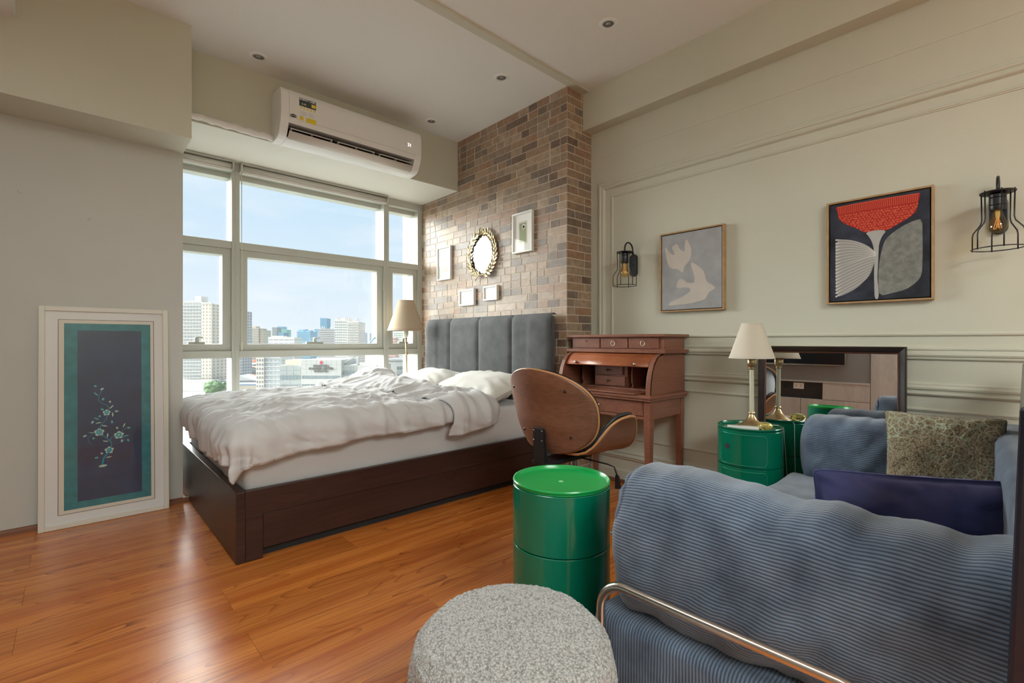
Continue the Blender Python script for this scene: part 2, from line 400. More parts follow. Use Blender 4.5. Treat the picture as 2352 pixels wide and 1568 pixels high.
obj('rear_floor', MB().box(XL, XG, YR, -2.3, -.012, 0), FLOORW, fl)
# ceilings
struct('ceiling', MB().box(XL - .2, XG + .3, 2.30, YW + .4, H1, H1 + .25).box(XL - .2, XG + .3, YR - .2, 2.241, H2, H2 + .25), CEIL)
struct('trim_1', MB().box(XS - 1.2, XBM + .05, 2.241, 2.30, H1 - .0005, H1 + .2), WALL)
# walls
struct('wall_column', MB().box(XL - .2, XS, YCOL, YW + .3, 0, H1), WALLG)
struct('wall_soffit', MB().box(XL - .2, XS, YS, YCOL + .05, ZS, H1), WALL)
o = struct('trim_2', MB().box(XL - .2, -.21, -1.2, YS, 2.632, H1 + .1), CEIL)
struct('wall_bulkhead', MB().box(XS - .05, XB + .02, YBK, YW + .4, ZBK, H1), WALL)
struct('trim_3', MB().box(XS - .02, XB, YBK + .002, YW + .06, ZBK - .004, ZBK + .01), SOFF)
struct('wall_right', MB().box(XG, XG + .25, YR - .2, YC + .4, 0, H2 + .2).box(XG - .002, XG + .01, YR, YC, 2.446, ZBM + .05), WALL)
struct('trim_4', MB().box(XBM, XG + .05, YR, YC, ZBM, H2 + .1), WALL)
struct('wall_rear', MB().box(XL - .2, XG + .2, YR - .2, YR, 0, H2 + .1), WALL)
struct('wall_return', MB().box(XB + .30, XB + .5, YC + .02, YW + .4, 0, H1), WALL)
wl = struct('wall_left', MB().box(XL - .25, XL, YR - .2, YCOL + .1, 0, H1 + .1), WALLG)

# ---- brick wall: main face (x = XB) and its return (y = YC)
wb = struct('wall_brick', MB().box(XB + .0025, XB + .32, YC + .0025, YW + .4, 0, H1), GROUT)
wr = struct('wall_brick_return', MB().box(XB + .0015, XG, YC + .0012, YC + .02, 0, H1), GROUT)
RP, TP, GAP = .0605, .3058, .0052
def brick_mesh(l, h):
    d = .006; b = .0012
    v = [(0, 0, 0), (0, l, 0), (0, l, h), (0, 0, h), (-d, b, b), (-d, l - b, b), (-d, l - b, h - b), (-d, b, h - b)]
    return MB().add(v, [(4, 5, 6, 7), (0, 1, 5, 4), (1, 2, 6, 5), (2, 3, 7, 6), (3, 0, 4, 7)])
bm_cache = {}
brks = []
nrow = int(H1 / RP) + 1
splits = [(.42,), (.36,), (.58,), (.25, .62), (.66,), (.33, .70), (.5,), (.30, .62), (.75,), (.22, .58), (.45, .80)]
for r in range(nrow):
    z1 = H1 - r * RP; z0 = z1 - RP
    if z1 < .02: break
    zz0 = max(0, z0 + GAP / 2); hh = z1 - GAP / 2 - zz0
    trow = (r + 2) // 5
    rnd = random.Random(r * 17 + 3)
    yy = YC + (rnd.choice((0, 0, .1, .17)) - (.3 if False else 0))
    cuts = [YC]
    t = 0
    while True:
        base = YC + t * TP
        if base > YW + .1: break
        sp = rnd.choice(splits)
        for q in sp: cuts.append(base + q * TP)
        if rnd.random() < .72: cuts.append(base + TP)
        t += 1
    cuts = sorted(set(round(c, 4) for c in cuts if c <= YW + .12))
    for a, b in zip(cuts, cuts[1:]):
        if b - a < .04: continue
        brks.append((a + GAP / 2, b - GAP / 2, zz0, hh))
vis = [b for b in brks if b[2] + b[3] > 1.10 or (b[0] < 2.42 and b[2] > .6)]
hid = [b for b in brks if b not in vis]
vis.sort(key=lambda b: b[0])
big, rest = vis[:298], vis[298:]
for a, b, z, hh in big:
    key = (round(b - a, 2), round(hh, 3))
    if key not in bm_cache:
        me = brick_mesh(b - a, hh).mesh('brick'); me.materials.append(BRICK); bm_cache[key] = me
    o = bpy.data.objects.new('brick', bm_cache[key]); COL.objects.link(o); o.parent = wb; o.location = (XB + .006, a, z)
mb = MB()
for a, b, z, hh in rest + hid:
    q = brick_mesh(b - a, hh); mb.add([(v[0] + XB + .006, v[1] + a, v[2] + z) for v in q.v], q.f)
obj('bricks_by_the_window', mb, BRICK, wb, kind='stuff')
# return face
for r in range(nrow):
    z1 = H1 - r * RP; z0 = max(0, z1 - RP)
    if z1 < .03: break
    rnd = random.Random(r * 31 + 5)
    L_ = XG - XB
    cs = [0] + sorted(rnd.sample([.09, .13, .17, .21], 1)) + [L_]
    for a, b in zip(cs, cs[1:]):
        key = ('r', round(b - a, 2), round(z1 - z0, 3))
        if key not in bm_cache:
            q = brick_mesh(b - a - GAP, z1 - z0 - GAP)
            q.v = [(v[1], v[0], v[2]) for v in q.v]; me = q.mesh('brick'); me.materials.append(BRICK); bm_cache[key] = me
        o = bpy.data.objects.new('brick', bm_cache[key]); COL.objects.link(o); o.parent = wr; o.location = (XB + a + GAP / 2, YC + .006, z0 + GAP / 2)

# ---- panel mouldings on the right wall
def moulding(name, rect, prof):
    """rect: y0,y1,z0,z1 outer; prof: (inset, height) pairs from the outer edge inwards"""
    y0_, y1_, z0_, z1_ = rect; mb = MB(); rings = []
    for i, hgt in prof:
        rings.append([(XG - hgt, y0_ + i, z0_ + i), (XG - hgt, y1_ - i, z0_ + i), (XG - hgt, y1_ - i, z1_ - i), (XG - hgt, y0_ + i, z1_ - i)])
    vs = [p for q in rings for p in q]; fs = []
    for j in range(len(rings) - 1):
        for k in range(4): fs.append((4 * j + k, 4 * j + (k + 1) % 4, 4 * j + 4 + (k + 1) % 4, 4 * j + 4 + k))
    mb.add(vs, fs)
    return struct(name, mb, WALL)
OG = [(0, 0), (0, .010), (.006, .013), (.012, .012), (.014, .018), (.022, .022), (.030, .020), (.036, .014), (.043, .012), (.045, .017), (.052, .018), (.058, .014), (.062, .007), (.066, 0)]
BD = [(0, 0), (0, .005), (.004, .009), (.010, .010), (.014, .006), (.018, .005), (.019, 0)]
moulding('trim_5', (-2.6, 2.231, .953, 2.250), OG)
moulding('trim_6', (-2.45, 2.110, 1.064, 2.136), BD)
moulding('trim_7', (-2.6, 2.215, .175, .842), OG)
moulding('trim_8', (-2.45, 2.110, .325, .722), BD)
struct('baseboard_right', MB().prism([(XG, 0), (XG - .013, 0), (XG - .013, .085), (XG - .008, .098), (XG, .10)], 1, YR, YC), WALL)
struct('baseboard_rounded', MB().prism([(XG - .013, 0), (XG - .034, 0), (XG - .031, .012), (XG - .022, .021), (XG - .013, .024)], 1, YR, YC), BASEW)
struct('baseboard_column', MB().prism([(YCOL, 0), (YCOL - .020, 0), (YCOL - .018, .018), (YCOL - .010, .028), (YCOL, .030)], 0, XL, XS + .03), BASEW)

# ---- window
def ring_box(x0, x1, z0, z1, wl_, wr_, wb_, wt_, y0_, y1_):
    o_ = [(x0, z0), (x1, z0), (x1, z1), (x0, z1)]; i_ = [(x0 + wl_, z0 + wb_), (x1 - wr_, z0 + wb_), (x1 - wr_, z1 - wt_), (x0 + wl_, z1 - wt_)]
    vs = [(p[0], y, p[1]) for y in (y0_, y1_) for p in o_ + i_]; fs = []
    for k in range(4):
        n_ = (k + 1) % 4
        fs += [(k, n_, 4 + n_, 4 + k), (8 + k, 12 + k, 12 + n_, 8 + n_), (k, 8 + k, 8 + n_, n_), (4 + k, 4 + n_, 12 + n_, 12 + k)]
    return MB().add(vs, fs)
wn = struct('window_1', MB().box(XS - .04, XB + .01, 4.30, 4.46, .0, .10), FRAME)
def wpart(name, *b, m=FRAME, bevel=.003): return obj(name, MB().box(*b), m, wn, bevel=bevel)
wpart('head_frame', XS - .04, XB + .01, 4.29, 4.47, 2.395, ZBK + .02)
wpart('head_stop', XS - .04, XB + .01, 4.36, 4.46, 2.352, 2.396)
wpart('jamb', 2.632, XB + .008, 4.29, 4.46, .1, 2.40)
for a, b in ((.925, .982), (2.245, 2.301)):
    wpart('mullion', a, b, 4.285, 4.46, .1, 2.40)
    wpart('mullion_cover', a + .024, a + .033, 4.281, 4.29, .1, 2.42, bevel=.001)
bays = [(XS - .03, .925), (.982, 2.245), (2.301, 2.632)]
for bi, (a, b) in enumerate(bays):
    wpart('transom', a, b, 4.29, 4.45, 1.778, 1.836)
    wpart('rail', a, b, 4.29, 4.45, .905, .962)
    obj('pane', MB().box(a, b, 4.412, 4.418, 1.83, 2.36), GLASS, wn)
    obj('pane', MB().box(a, b, 4.412, 4.418, .09, .91), GLASS, wn)
    # opening sash
    wl_, wr_ = (.055, .060) if bi == 0 else ((.062, .062) if bi == 1 else (.055, .045))
    sh = obj('sash', ring_box(a, b, .962, 1.778, wl_, wr_, .054, .054, 4.31, 4.42), FRAME, wn, bevel=.004)
    obj('sash_pane', MB().box(a + .03, b - .03, 4.402, 4.408, .99, 1.75), GLASS, sh)
    cx_ = {0: .70, 1: 1.60, 2: 2.50}[bi]; wd = {0: .055, 1: .075, 2: .055}[bi]
    obj('window_latch', MB().box(cx_ - wd, cx_ + wd, 4.345, 4.375, 1.014, 1.034).box(cx_ - .012, cx_ + .016, 4.35, 4.368, 1.03, 1.072).box(cx_ - .01, cx_ + .04, 4.335, 4.355, 1.06, 1.074), FRAME, sh, bevel=.005)
# roller blinds: each a thing
def blind(a, b, label, chain):
    t = thing('roller_blind', label, 'blind', ((a + b) / 2, 4.25, 2.42), group='roller blinds above the window panes')
    obj('head_rail', MB().box(a, b, 4.225, 4.285, 2.446, 2.462), FRAME, t, bevel=.002)
    path = [(a + .015 + (b - a - .03) * i / 2, 4.25, 2.420) for i in range(3)]
    obj('fabric_roll', MB().tube(path, .021, 14), mat('blind_fabric', (.52, .50, .46), .8), t, smooth=True)
    obj('bottom_bar', MB().box(a + .012, b - .012, 4.243, 4.257, 2.378, 2.400), mat('blind_bar', (.70, .68, .65), .5), t, bevel=.003)
    for x in (a + .006, b - .006): obj('bracket', MB().box(x - .006, x + .006, 4.22, 4.29, 2.392, 2.446), FRAME, t, bevel=.002)
    if chain:
        obj('pull_chain', MB().tube([(b + .014 if chain > 0 else a + .012, 4.262, 2.44), (b + .016 if chain > 0 else a + .012, 4.262, .99)], .003, 6), IVORY, t)
        obj('chain_weight', MB().tube([(a + .012, 4.262, 1.03), (a + .012, 4.262, .965)], .008, 8), IVORY, t)
blind(XS, .93, 'short grey roller blind rolled up over the pane beside the column', 0)
blind(.978, 2.262, 'long grey roller blind with ivory pull chain over the wide window', -1)

# ---- opposite wall (seen in the leaning mirror): wood panels, grey panel, ledge
WOODP = wood('pale_wood_panel', (.39, .375, .355), (.49, .475, .45), (.31, .295, .275), (9, 9, 1.0), 4, rough=.5, linek=.3)
GREYP = mat('grey_wall_panel', (.20, .20, .20), .5)
obj('grey_panel', MB().box(XL, XL + .03, 1.085, 3.2, .75, 2.0), GREYP, wl)
for i in range(3): obj('wood_panel', MB().box(XL, XL + .04, 1.085 + i * .7, 1.78 + i * .7, 0.0, .525), WOODP, wl, bevel=.002)
obj('wood_panel', MB().box(XL, XL + .04, .30, 1.08, 0, 2.3), WOODP, wl, bevel=.002)
obj('wood_panel', MB().box(XL, XL + .04, 1.085, 1.55, .53, .73), WOODP, wl, bevel=.002)
obj('niche_back', MB().box(XL, XL + .012, 1.555, 3.2, .53, .73), mat('niche_black', (.02, .02, .022), .5), wl)
obj('ledge', MB().box(XL, XL + .045, 1.085, 3.2, .73, .75), mat('ledge_grey', (.45, .44, .43), .4), wl)
op = obj('outlet_plate', MB().box(XL + .012, XL + .018, 1.755, 1.870, .64, .715), WHITE, wl, bevel=.002)
for y in (1.775, 1.83): obj('socket', MB().box(XL + .018, XL + .02, y, y + .022, .66, .695), mat('socket_grey', (.55, .55, .55), .5), op)
obj('cable_hole', MB().lathe([(.02, 0), (.028, 0), (.03, .006), (.024, .008)], (0, 0, 0), 20).xf(Matrix.Translation((XL + .012, 1.95, .675)) @ Matrix.Rotation(PI / 2, 4, 'Y')), BLACK, wl)
tv = thing('television', 'black flat television on grey panel, seen in the leaning mirror', 'television', (XL + .05, 1.85, 1.0))
obj('screen', MB().box(XL + .060, XL + .085, 1.32, 2.30, .952, 1.52), mat('tv_screen', (.008, .009, .012), .12), tv, bevel=.004)
obj('bezel', MB().prism([(1.31, .94), (2.31, .94), (2.31, .952), (1.32, .952), (1.32, 1.53), (1.31, 1.53)], 0, XL + .060, XL + .088), STEEL, tv)
obj('wall_bracket', MB().box(XL + .047, XL + .060, 1.7, 2.0, 1.2, 1.5), BLACK, tv)

# ---- ceiling downlights
def downlight(x, y, z, label):
    t = thing('downlight', label, 'ceiling light', (x, y, z), group='recessed ceiling downlights')
    obj('trim_ring', MB().lathe([(.034, -.001), (.035, -.007), (.050, -.005), (.056, 0)], (x, y, z), 28), WHITE, t, smooth=True)
    obj('reflector', MB().lathe([(.033, -.002), (.030, -.0005), (.024, -.0008), (.006, -.0012)], (x, y, z), 24), mat('downlight_reflector', (.22, .22, .22), .35, metal=.6), t, smooth=True)
    obj('lamp', MB().lathe([(.004, -.006), (.010, -.005), (.015, -.001)], (x, y, z), 12), mat('downlight_lamp', (.35, .35, .34), .25), t, smooth=True)
downlight(.903, 3.456, H1, 'recessed downlight in the lowered ceiling between grey soffit and air conditioner')
downlight(2.259, 3.46, H1, 'recessed downlight in the lowered ceiling right of the air conditioner')
downlight(2.255, 2.546, H1, 'recessed downlight in the lowered ceiling nearest the ceiling step')
downlight(2.355, 1.694, H2, 'recessed downlight in the higher ceiling near the green beam')

# ================================================================== BED
XF, YN, YFAR, ZB, XH = .5515, 2.4745, 3.985, .335, 2.575
bed = thing('bed', 'double bed with dark wenge base and grey channelled velvet headboard', 'bed', ((XF + XH) / 2, (YN + YFAR) / 2, 0))
obj('footboard', MB().box(XF, XF + .04, YN, YFAR, .004, ZB), BEDW, bed, bevel=.003)
obj('side_rail', MB().box(XF + .04, XH, YN, YN + .032, .215, ZB), BEDW, bed, bevel=.003)
obj('side_rail', MB().box(XF + .04, XH, YFAR - .032, YFAR, .02, ZB), BEDW, bed, bevel=.003)
obj('corner_post', MB().box(XF + .0405, XF + .115, YN, YN + .032, .004, .2145), BEDW, bed, bevel=.002)
dr = obj('trundle_drawer', MB().box(XF + .118, XH - .03, YN + .010, YN + .034, .045, .212), BEDW, bed, bevel=.003)
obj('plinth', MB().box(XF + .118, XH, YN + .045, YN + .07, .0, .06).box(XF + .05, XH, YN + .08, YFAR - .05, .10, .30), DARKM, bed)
# headboard
hb = obj('headboard', MB().box(2.600, 2.664, 2.385, 4.090, .05, 1.235), VELVET, bed, bevel=.03, seg=4)
ys = [2.385, 2.811, 3.238, 3.664, 4.090]
for a, b in zip(ys, ys[1:]):
    def chan(i, j, a=a, b=b):
        y = a + (b - a) * i; e = abs(2 * i - 1)
        bul = .016 * (1 - e ** 8) ** .5 + .002
        z = .06 + (1.252 - .06) * j
        if a == ys[0]: bul = bul if i > .5 else .020 * (1 - e ** 4) ** .5 + .002
        if b == ys[-1]: bul = bul if i < .5 else .020 * (1 - e ** 4) ** .5 + .002
        top = sstep(1.0, .955, j)
        return (2.600 + .03 * (1 - top) - bul * (.35 + .65 * top) , y, z - .012 * (1 - top) * 0)
    g = MB().grid(chan, 20, 30)
    top = MB().grid(lambda i, j, a=a, b=b: (2.6 + .03 + .034 * j - .002 * 0, a + (b - a) * i, 1.252 - .010 * j * j), 20, 4)
    o = obj('headboard_channel', g, VELVET, bed, smooth=True)
    obj('headboard_channel_top', top, VELVET, o, smooth=True)
# mattress
def rbox(x0, x1, y0, y1, z0, z1, r, nu=40, nv=30, wr=0, seed=0):
    """rounded slab with light wrinkles: superellipse sides"""
    mb = MB(); cx, cy, cz = (x0 + x1) / 2, (y0 + y1) / 2, (z0 + z1) / 2
    sub = MB().box(x0, x1, y0, y1, z0, z1)
    bm = bmesh.new(); me = sub.mesh('tmp'); bm.from_mesh(me); bpy.data.meshes.remove(me)
    bmesh.ops.bevel(bm, geom=list(bm.edges), offset=r, segments=4, affect='EDGES', profile=.6)
    for k in range(60):
        es = [e for e in bm.edges if e.calc_length() > .06]
        if not es or len(bm.verts) > 30000: break
        bmesh.ops.subdivide_edges(bm, edges=es, cuts=1, use_grid_fill=True)
    bmesh.ops.triangulate(bm, faces=[f for f in bm.faces if len(f.verts) > 4])
    bm.normal_update()
    if wr:
        for v in bm.verts:
            p = v.co; d = fbm(p.x * 3 + seed, p.y * 3, p.z * 5, 3) * wr + ridge(p.x * 5 + p.z * 6 + seed, p.y * 5 - p.z * 4) ** 3 * wr * .5
            v.co = p + v.normal * d
    bm.verts.ensure_lookup_table()
    out = MB().add([tuple(v.co) for v in bm.verts], [tuple(w.index for w in f.verts) for f in bm.faces]); bm.free()
    return out
mt = tag(obj('mattress', rbox(XF + .045, XH - .02, YN + .040, YFAR - .04, .302, .575, .045, wr=.011), SHEET, None, smooth=True),
         'thick mattress in a fitted white sheet lying in the dark bed base', 'mattress')
# duvet: sheet coordinates (a from foot edge, b from near edge), hanging where negative
R_ = .075; ZT = .630
A0, B0, B1 = XF + .045, YN + .045, YFAR - .05
def prof(q):
    if q <= 0: return 0, 0
    lim = PI * R_ / 2
    if q < lim: return R_ * math.sin(q / R_), R_ * (1 - math.cos(q / R_))
    return R_ - .10 * (q - lim), R_ + (q - lim)
def drape(a, b, lift=0, wrk=1.0, seed=0.0, hump=1.0):
    ha, hb_, hc = max(0, -a), max(0, -b), max(0, b - (B1 - B0))
    x, y = A0 + max(a, 0), B0 + min(max(b, 0), B1 - B0)
    hy = hb_ if hb_ > 0 else hc; sg = -1 if hb_ > 0 else 1
    q = math.hypot(ha, hy)
    out, drop = prof(q)
    nx, ny = (-ha / q, sg * hy / q) if q > 1e-9 else (0, 0)
    # normal of the drape
    ph = min(q / R_, PI / 2)
    N_ = Vector((nx * math.sin(ph), ny * math.sin(ph), math.cos(ph)))
    p = Vector((x + nx * out, y + ny * out, ZT - drop))
    # large soft forms on top
    topw = math.cos(ph)
    big = fbm(x * 1.3 + 4 + seed, y * 1.5, seed, 2) * .028 + .012
    crown = .035 * sstep(0, .25, max(a, 0)) * sstep(0, .35, max(b, 0)) * sstep(0, .3, (B1 - B0) - b)
    hp = hump * (.115 * math.exp(-((x - 1.92) / .16) ** 2 - ((y - 3.80) / .26) ** 2) + .035 * math.exp(-((x - 1.80) / .12) ** 2 - ((y - 3.2) / .5) ** 2))
    # directional wrinkles
    c1, s1 = math.cos(.5), math.sin(.5)
    u, v = x * c1 - y * s1, x * s1 + y * c1
    w1 = max(0, ridge(u * 2.4 + seed, v * 8.0 + .6 * noise.noise(Vector((u * 3, v * 2, 1))), seed)) ** 2.2
    c2, s2 = math.cos(-.35), math.sin(-.35)
    u2, v2 = x * c2 - y * s2, x * s2 + y * c2
    w2 = max(0, ridge(u2 * 3.5 + 9, v2 * 15 + 2 * noise.noise(Vector((u2 * 2, v2 * 3, 4))), 3 + seed)) ** 2.5
    w3 = max(0, ridge(x * 9 + seed, y * 26 + 3 * noise.noise(Vector((x * 4, y * 4, 7))), 5)) ** 3
    wS = max(0, ridge((x + 1.6 * p.z) * 5.5 + 1.2 * noise.noise(Vector((x * 3, p.z * 3, 5))), (p.z - .35 * x) * 3 + y * 2, 8 + seed)) ** 2
    wS2 = max(0, ridge((x + 2.2 * p.z) * 12 + 3, (p.z - .3 * x) * 5 + y * 2, 11 + seed)) ** 2.5
    nearw = sstep(.34, -.02, b)
    d = wrk * (w1 * .019 + w2 * .010 + (wS * .016 + wS2 * .006) * nearw + w3 * .003 * (.3 + .7 * sstep(.4, 0, a)))
    # folds on the hanging sides
    ang = (y if ha > hy else x)
    side = math.sin(ph)
    f1 = noise.noise(Vector((ang * 7 + p.z * 2.5, p.z * 1.2, 2 + seed))) * .020 + noise.noise(Vector((ang * 17 + p.z * 7, p.z * 2, 6))) * .008
    if ha > 0 and hy > 0:
        th = math.atan2(ha, hy); f1 += .022 * math.sin(th * 9 + 1.0) * sstep(.05, .25, q)
    d += f1 * side * sstep(0, .12, q)
    return p + N_ * (d + lift + (big + crown + hp) * topw)
LA, LB = 1.34, B1 - B0
def hemlen_near(a): return .150 + .020 * math.sin(a * 3.1 + .5) + .012 * math.sin(a * 8)
def duv(i, j):
    a = -.185 - .04 * math.sin(j * 5) + (LA + .225) * i
    nb = hemlen_near(max(a, 0)) + (.055 * sstep(.22, -.05, a))
    b = -nb + (LB + nb + .16) * j
    return drape(a, b)
dv = thing('duvet', 'rumpled white duvet spread over the bed, hanging over foot and side', 'duvet', (1.25, 3.2, .58))
obj('cover', MB().grid(duv, 150, 170), DUVET, dv, smooth=True, solid=.014)
def flap(i, j):
    # turned-back top end; i from the free edge to the fold, j across the bed from the near side
    b = -.215 + (LB + .34) * j
    near = sstep(.35, -.15, b)
    e0 = .90 + .22 * near + .05 * math.sin(j * 7) - .05 * sstep(.8, 1.2, b)
    e1 = 1.40 + .12 * near + .03 * math.sin(j * 9 + 1) - .08 * sstep(.9, 1.4, b)
    a = e0 + (e1 - e0) * i
    tip = .05 * near * (i - .2)
    roll = math.sin(min(1, i * 1.12) * PI) ** .6 * .030 + .012
    if i > .90: roll -= (i - .90) * .45
    p = drape(a, b + tip, lift=roll + .012 * noise.noise(Vector((a * 5, b * 4, 3))), wrk=1.25, seed=3.7, hump=1.1)
    return p
obj('turned_back_fold', MB().grid(flap, 50, 160), DUVET, dv, smooth=True, solid=.012)
obj('hem', MB().tube([tuple(duv(i / 120, 0)) for i in range(0, 121)], .0065, 6), DUVET, dv, smooth=True)

def pillow_fn(w, d, t, wr=.006, seed=0, power=2.6, pinch=.07, full=.55, sag=0):
    def fn(side):
        def g(i, j):
            u, v = 2 * i - 1, 2 * j - 1
            k = ((1 - abs(u) ** power) * (1 - abs(v) ** power))
            th = t / 2 * max(k, 0) ** full
            x = w / 2 * u * (1 - pinch * (1 - abs(v) ** 3) * abs(u) ** 3)
            y = d / 2 * v * (1 - pinch * (1 - abs(u) ** 3) * abs(v) ** 3)
            cc = (abs(u) * abs(v)) ** 6; x *= 1 - .07 * cc; y *= 1 - .10 * cc
            n_ = fbm(u * 1.6 + seed, v * 1.6, side * 3, 3) * wr * 1.6
            # radial corner wrinkles
            r = max(abs(u), abs(v)); an = math.atan2(v, u)
            n_ += wr * math.sin(an * 14 + 3 * noise.noise(Vector((u * 2, v * 2, seed)))) * sstep(.45, .9, r) * (k ** .3 if k > 0 else 0)
            edge = 1 if k > 0.0005 else 0
            return (x, y, side * (th + n_ * edge) - sag * (u * u))
        return g
    return fn
def pillow(name, label, cat, w, d, t, m, M, group=None, wr=.006, seed=0, uvs=None, seam=None, power=2.6, pinch=.07, res=44, full=.55):
    fn = pillow_fn(w, d, t, wr, seed, power, pinch, full)
    mb = MB()
    for sd in (1, -1):
        g = fn(sd)
        mb.grid(g, res, res, (lambda i, j: (i * w, j * d)))
    t_ = thing(name, label, cat, M.translation, M.to_euler(), group)
    ORIG[t_.name] = (0, 0, 0)
    o = obj('cover', mb, m, t_, smooth=True, local=True)
    k = o.modifiers.new('weld', 'WELD'); k.merge_threshold = .0008
    path = []
    g = fn(1)
    N = res
    for i in range(N): path.append(g(i / N, 0))
    for i in range(N): path.append(g(1, i / N))
    for i in range(N): path.append(g(1 - i / N, 1))
    for i in range(N): path.append(g(0, 1 - i / N))
    obj('piping', MB().tube([(p[0], p[1], 0) for p in path], .0035 if seam is None else seam, 6, closed=True), m, t_, smooth=True, local=True)
    return t_
def TR(loc, rx=0, ry=0, rz=0): return Matrix.Translation(loc) @ Matrix.Rotation(rz, 4, 'Z') @ Matrix.Rotation(ry, 4, 'Y') @ Matrix.Rotation(rx, 4, 'X')
PILC = mat('pillow_cotton', (.68, .67, .63), .85, sheen=.1, bump=.05, bscale=700)
pillow('bed_pillow', 'plump white pillow with flanged edge at the bed side by the chair', 'pillow', .46, .77, .19, PILC, TR((2.300, 2.868, .690), ry=-.26, rz=.06), 'white pillows against the headboard', .008, 2, seam=.005)
pillow('bed_pillow', 'white pillow lying at the window side of the bed by the lamp', 'pillow', .46, .71, .18, PILC, TR((2.300, 3.620, .685), ry=-.24, rz=-.0), 'white pillows against the headboard', .008, 6, seam=.005)

# ================================================================== SOFA
sofa = thing('sofa', 'low blue corduroy sofa with bolster arms and bent steel tube frame', 'sofa', (1.95, .38, 0))
def bolster(cx, cz, ax, az, y0_, y1_, seed, lean=0):
    """soft roll along y; uv v runs around so ridges run along the roll"""
    n, m = 84, 72; L_ = y1_ - y0_
    def ring(i):
        e = min(i, 1 - i) * L_           # distance from the end
        return (1 - max(0, 1 - e / .075) ** 2.6) ** .5 if e < .075 else 1
    tab = [(0, 0)]; px_, pz_ = ax, 0
    for q in range(1, 721):
        t = 2 * PI * q / 720; ct, st = math.cos(t), math.sin(t); x = ax * math.copysign(abs(ct) ** .72, ct); z = az * math.copysign(abs(st) ** .72, st)
        tab.append((tab[-1][0] + math.hypot(x - px_, z - pz_), t)); px_, pz_ = x, z
    tot = tab[-1][0]; tj = []; q = 0
    for j in range(m + 1):
        while q < 719 and tab[q + 1][0] < tot * j / m: q += 1
        a_, b_ = tab[q], tab[q + 1]; tj.append(a_[1] + (b_[1] - a_[1]) * min(1, (tot * j / m - a_[0]) / max(1e-9, b_[0] - a_[0])))
    def fn(i, j):
        k = max(ring(i), .02); t = tj[int(round(j * m))]
        ct, st = math.cos(t), math.sin(t)
        pw = .72
        x = ax * k * math.copysign(abs(ct) ** pw, ct); z = az * k * math.copysign(abs(st) ** pw, st)
        y = y0_ + L_ * i
        wr_ = noise.noise(Vector((y * 5 + z * 5 + seed, z * 3.5 - y * 2.2, seed))) * .016 + noise.noise(Vector((y * 14 + z * 9 + seed, z * 5, 2))) * .010 + noise.noise(Vector((y * 30 + z * 22 + seed, z * 9 - y * 5, 4))) * .004
        wr_ += noise.noise(Vector((y * 2.2, seed, 9))) * .014
        r = math.hypot(x, z) or 1
        f = 1 + wr_ * k / r
        return (cx + x * f + lean * z, y, cz + z * f)
    per = tot
    return MB().grid(fn, n, m, (lambda i, j: (i * L_, j * per)), cv=False)
def endcap_seam(cx, cz, ax, az, y, seed):
    p = []
    for q in range(60):
        t = 2 * PI * q / 60; ct, st = math.cos(t), math.sin(t)
        p.append((cx + ax * math.copysign(abs(ct) ** .72, ct), y + .004 * math.sin(q * 1.7), cz + az * math.copysign(abs(st) ** .72, st)))
    return MB().tube(p, .0032, 6, closed=True)
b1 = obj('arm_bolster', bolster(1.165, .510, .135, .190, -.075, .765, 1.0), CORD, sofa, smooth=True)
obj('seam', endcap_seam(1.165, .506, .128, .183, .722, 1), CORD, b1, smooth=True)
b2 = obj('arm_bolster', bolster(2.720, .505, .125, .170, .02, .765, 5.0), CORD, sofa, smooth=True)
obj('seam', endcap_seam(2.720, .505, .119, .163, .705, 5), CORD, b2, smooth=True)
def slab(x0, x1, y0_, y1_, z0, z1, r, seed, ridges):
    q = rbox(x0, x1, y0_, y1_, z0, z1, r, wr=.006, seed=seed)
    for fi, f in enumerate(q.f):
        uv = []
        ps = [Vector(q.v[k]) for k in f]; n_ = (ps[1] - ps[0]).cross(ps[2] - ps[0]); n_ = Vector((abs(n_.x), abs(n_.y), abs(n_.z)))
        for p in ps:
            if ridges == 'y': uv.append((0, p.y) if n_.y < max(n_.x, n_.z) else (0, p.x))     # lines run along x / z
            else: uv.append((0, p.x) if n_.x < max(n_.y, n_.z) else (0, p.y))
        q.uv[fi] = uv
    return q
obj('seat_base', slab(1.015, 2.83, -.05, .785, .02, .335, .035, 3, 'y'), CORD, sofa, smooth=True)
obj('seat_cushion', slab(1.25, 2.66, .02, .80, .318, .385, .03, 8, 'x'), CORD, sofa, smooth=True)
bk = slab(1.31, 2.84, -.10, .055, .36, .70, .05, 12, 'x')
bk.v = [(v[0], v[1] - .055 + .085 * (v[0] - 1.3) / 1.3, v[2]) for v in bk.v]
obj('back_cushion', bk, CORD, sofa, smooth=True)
NAVY = mat('navy_lacquer', (.012, .014, .024), .25)
obj('back_frame', MB().hexa([(.955, -.05, .05), (2.84, -.05, .05), (2.84, .032, .05), (.955, .032, .05)], [(.955, -.085, .95), (2.84, -.085, .95), (2.84, .004, .95), (.955, .004, .95)]), NAVY, sofa, bevel=.006)
path = [(.990, .735, .01), (.990, .735, .36)]
for k in range(1, 9):
    t = k / 8 * PI / 2; path.append((.990, .735 - .075 * (1 - math.cos(t)), .36 + .075 * math.sin(t)))
path += [(.990, .45, .437), (.990, .22, .440)]
for k in range(1, 9):
    t = k / 8 * PI / 2; path.append((.990, .22 - .08 * math.sin(t), .440 - .08 * (1 - math.cos(t))))
path += [(.990, .14, .01)]
obj('steel_tube', MB().tube(path, .0115, 14), STEEL, sofa, smooth=True)
p2 = [(2.853, p[1], p[2]) for p in path]
obj('steel_tube', MB().tube(p2, .0115, 14), STEEL, sofa, smooth=True)
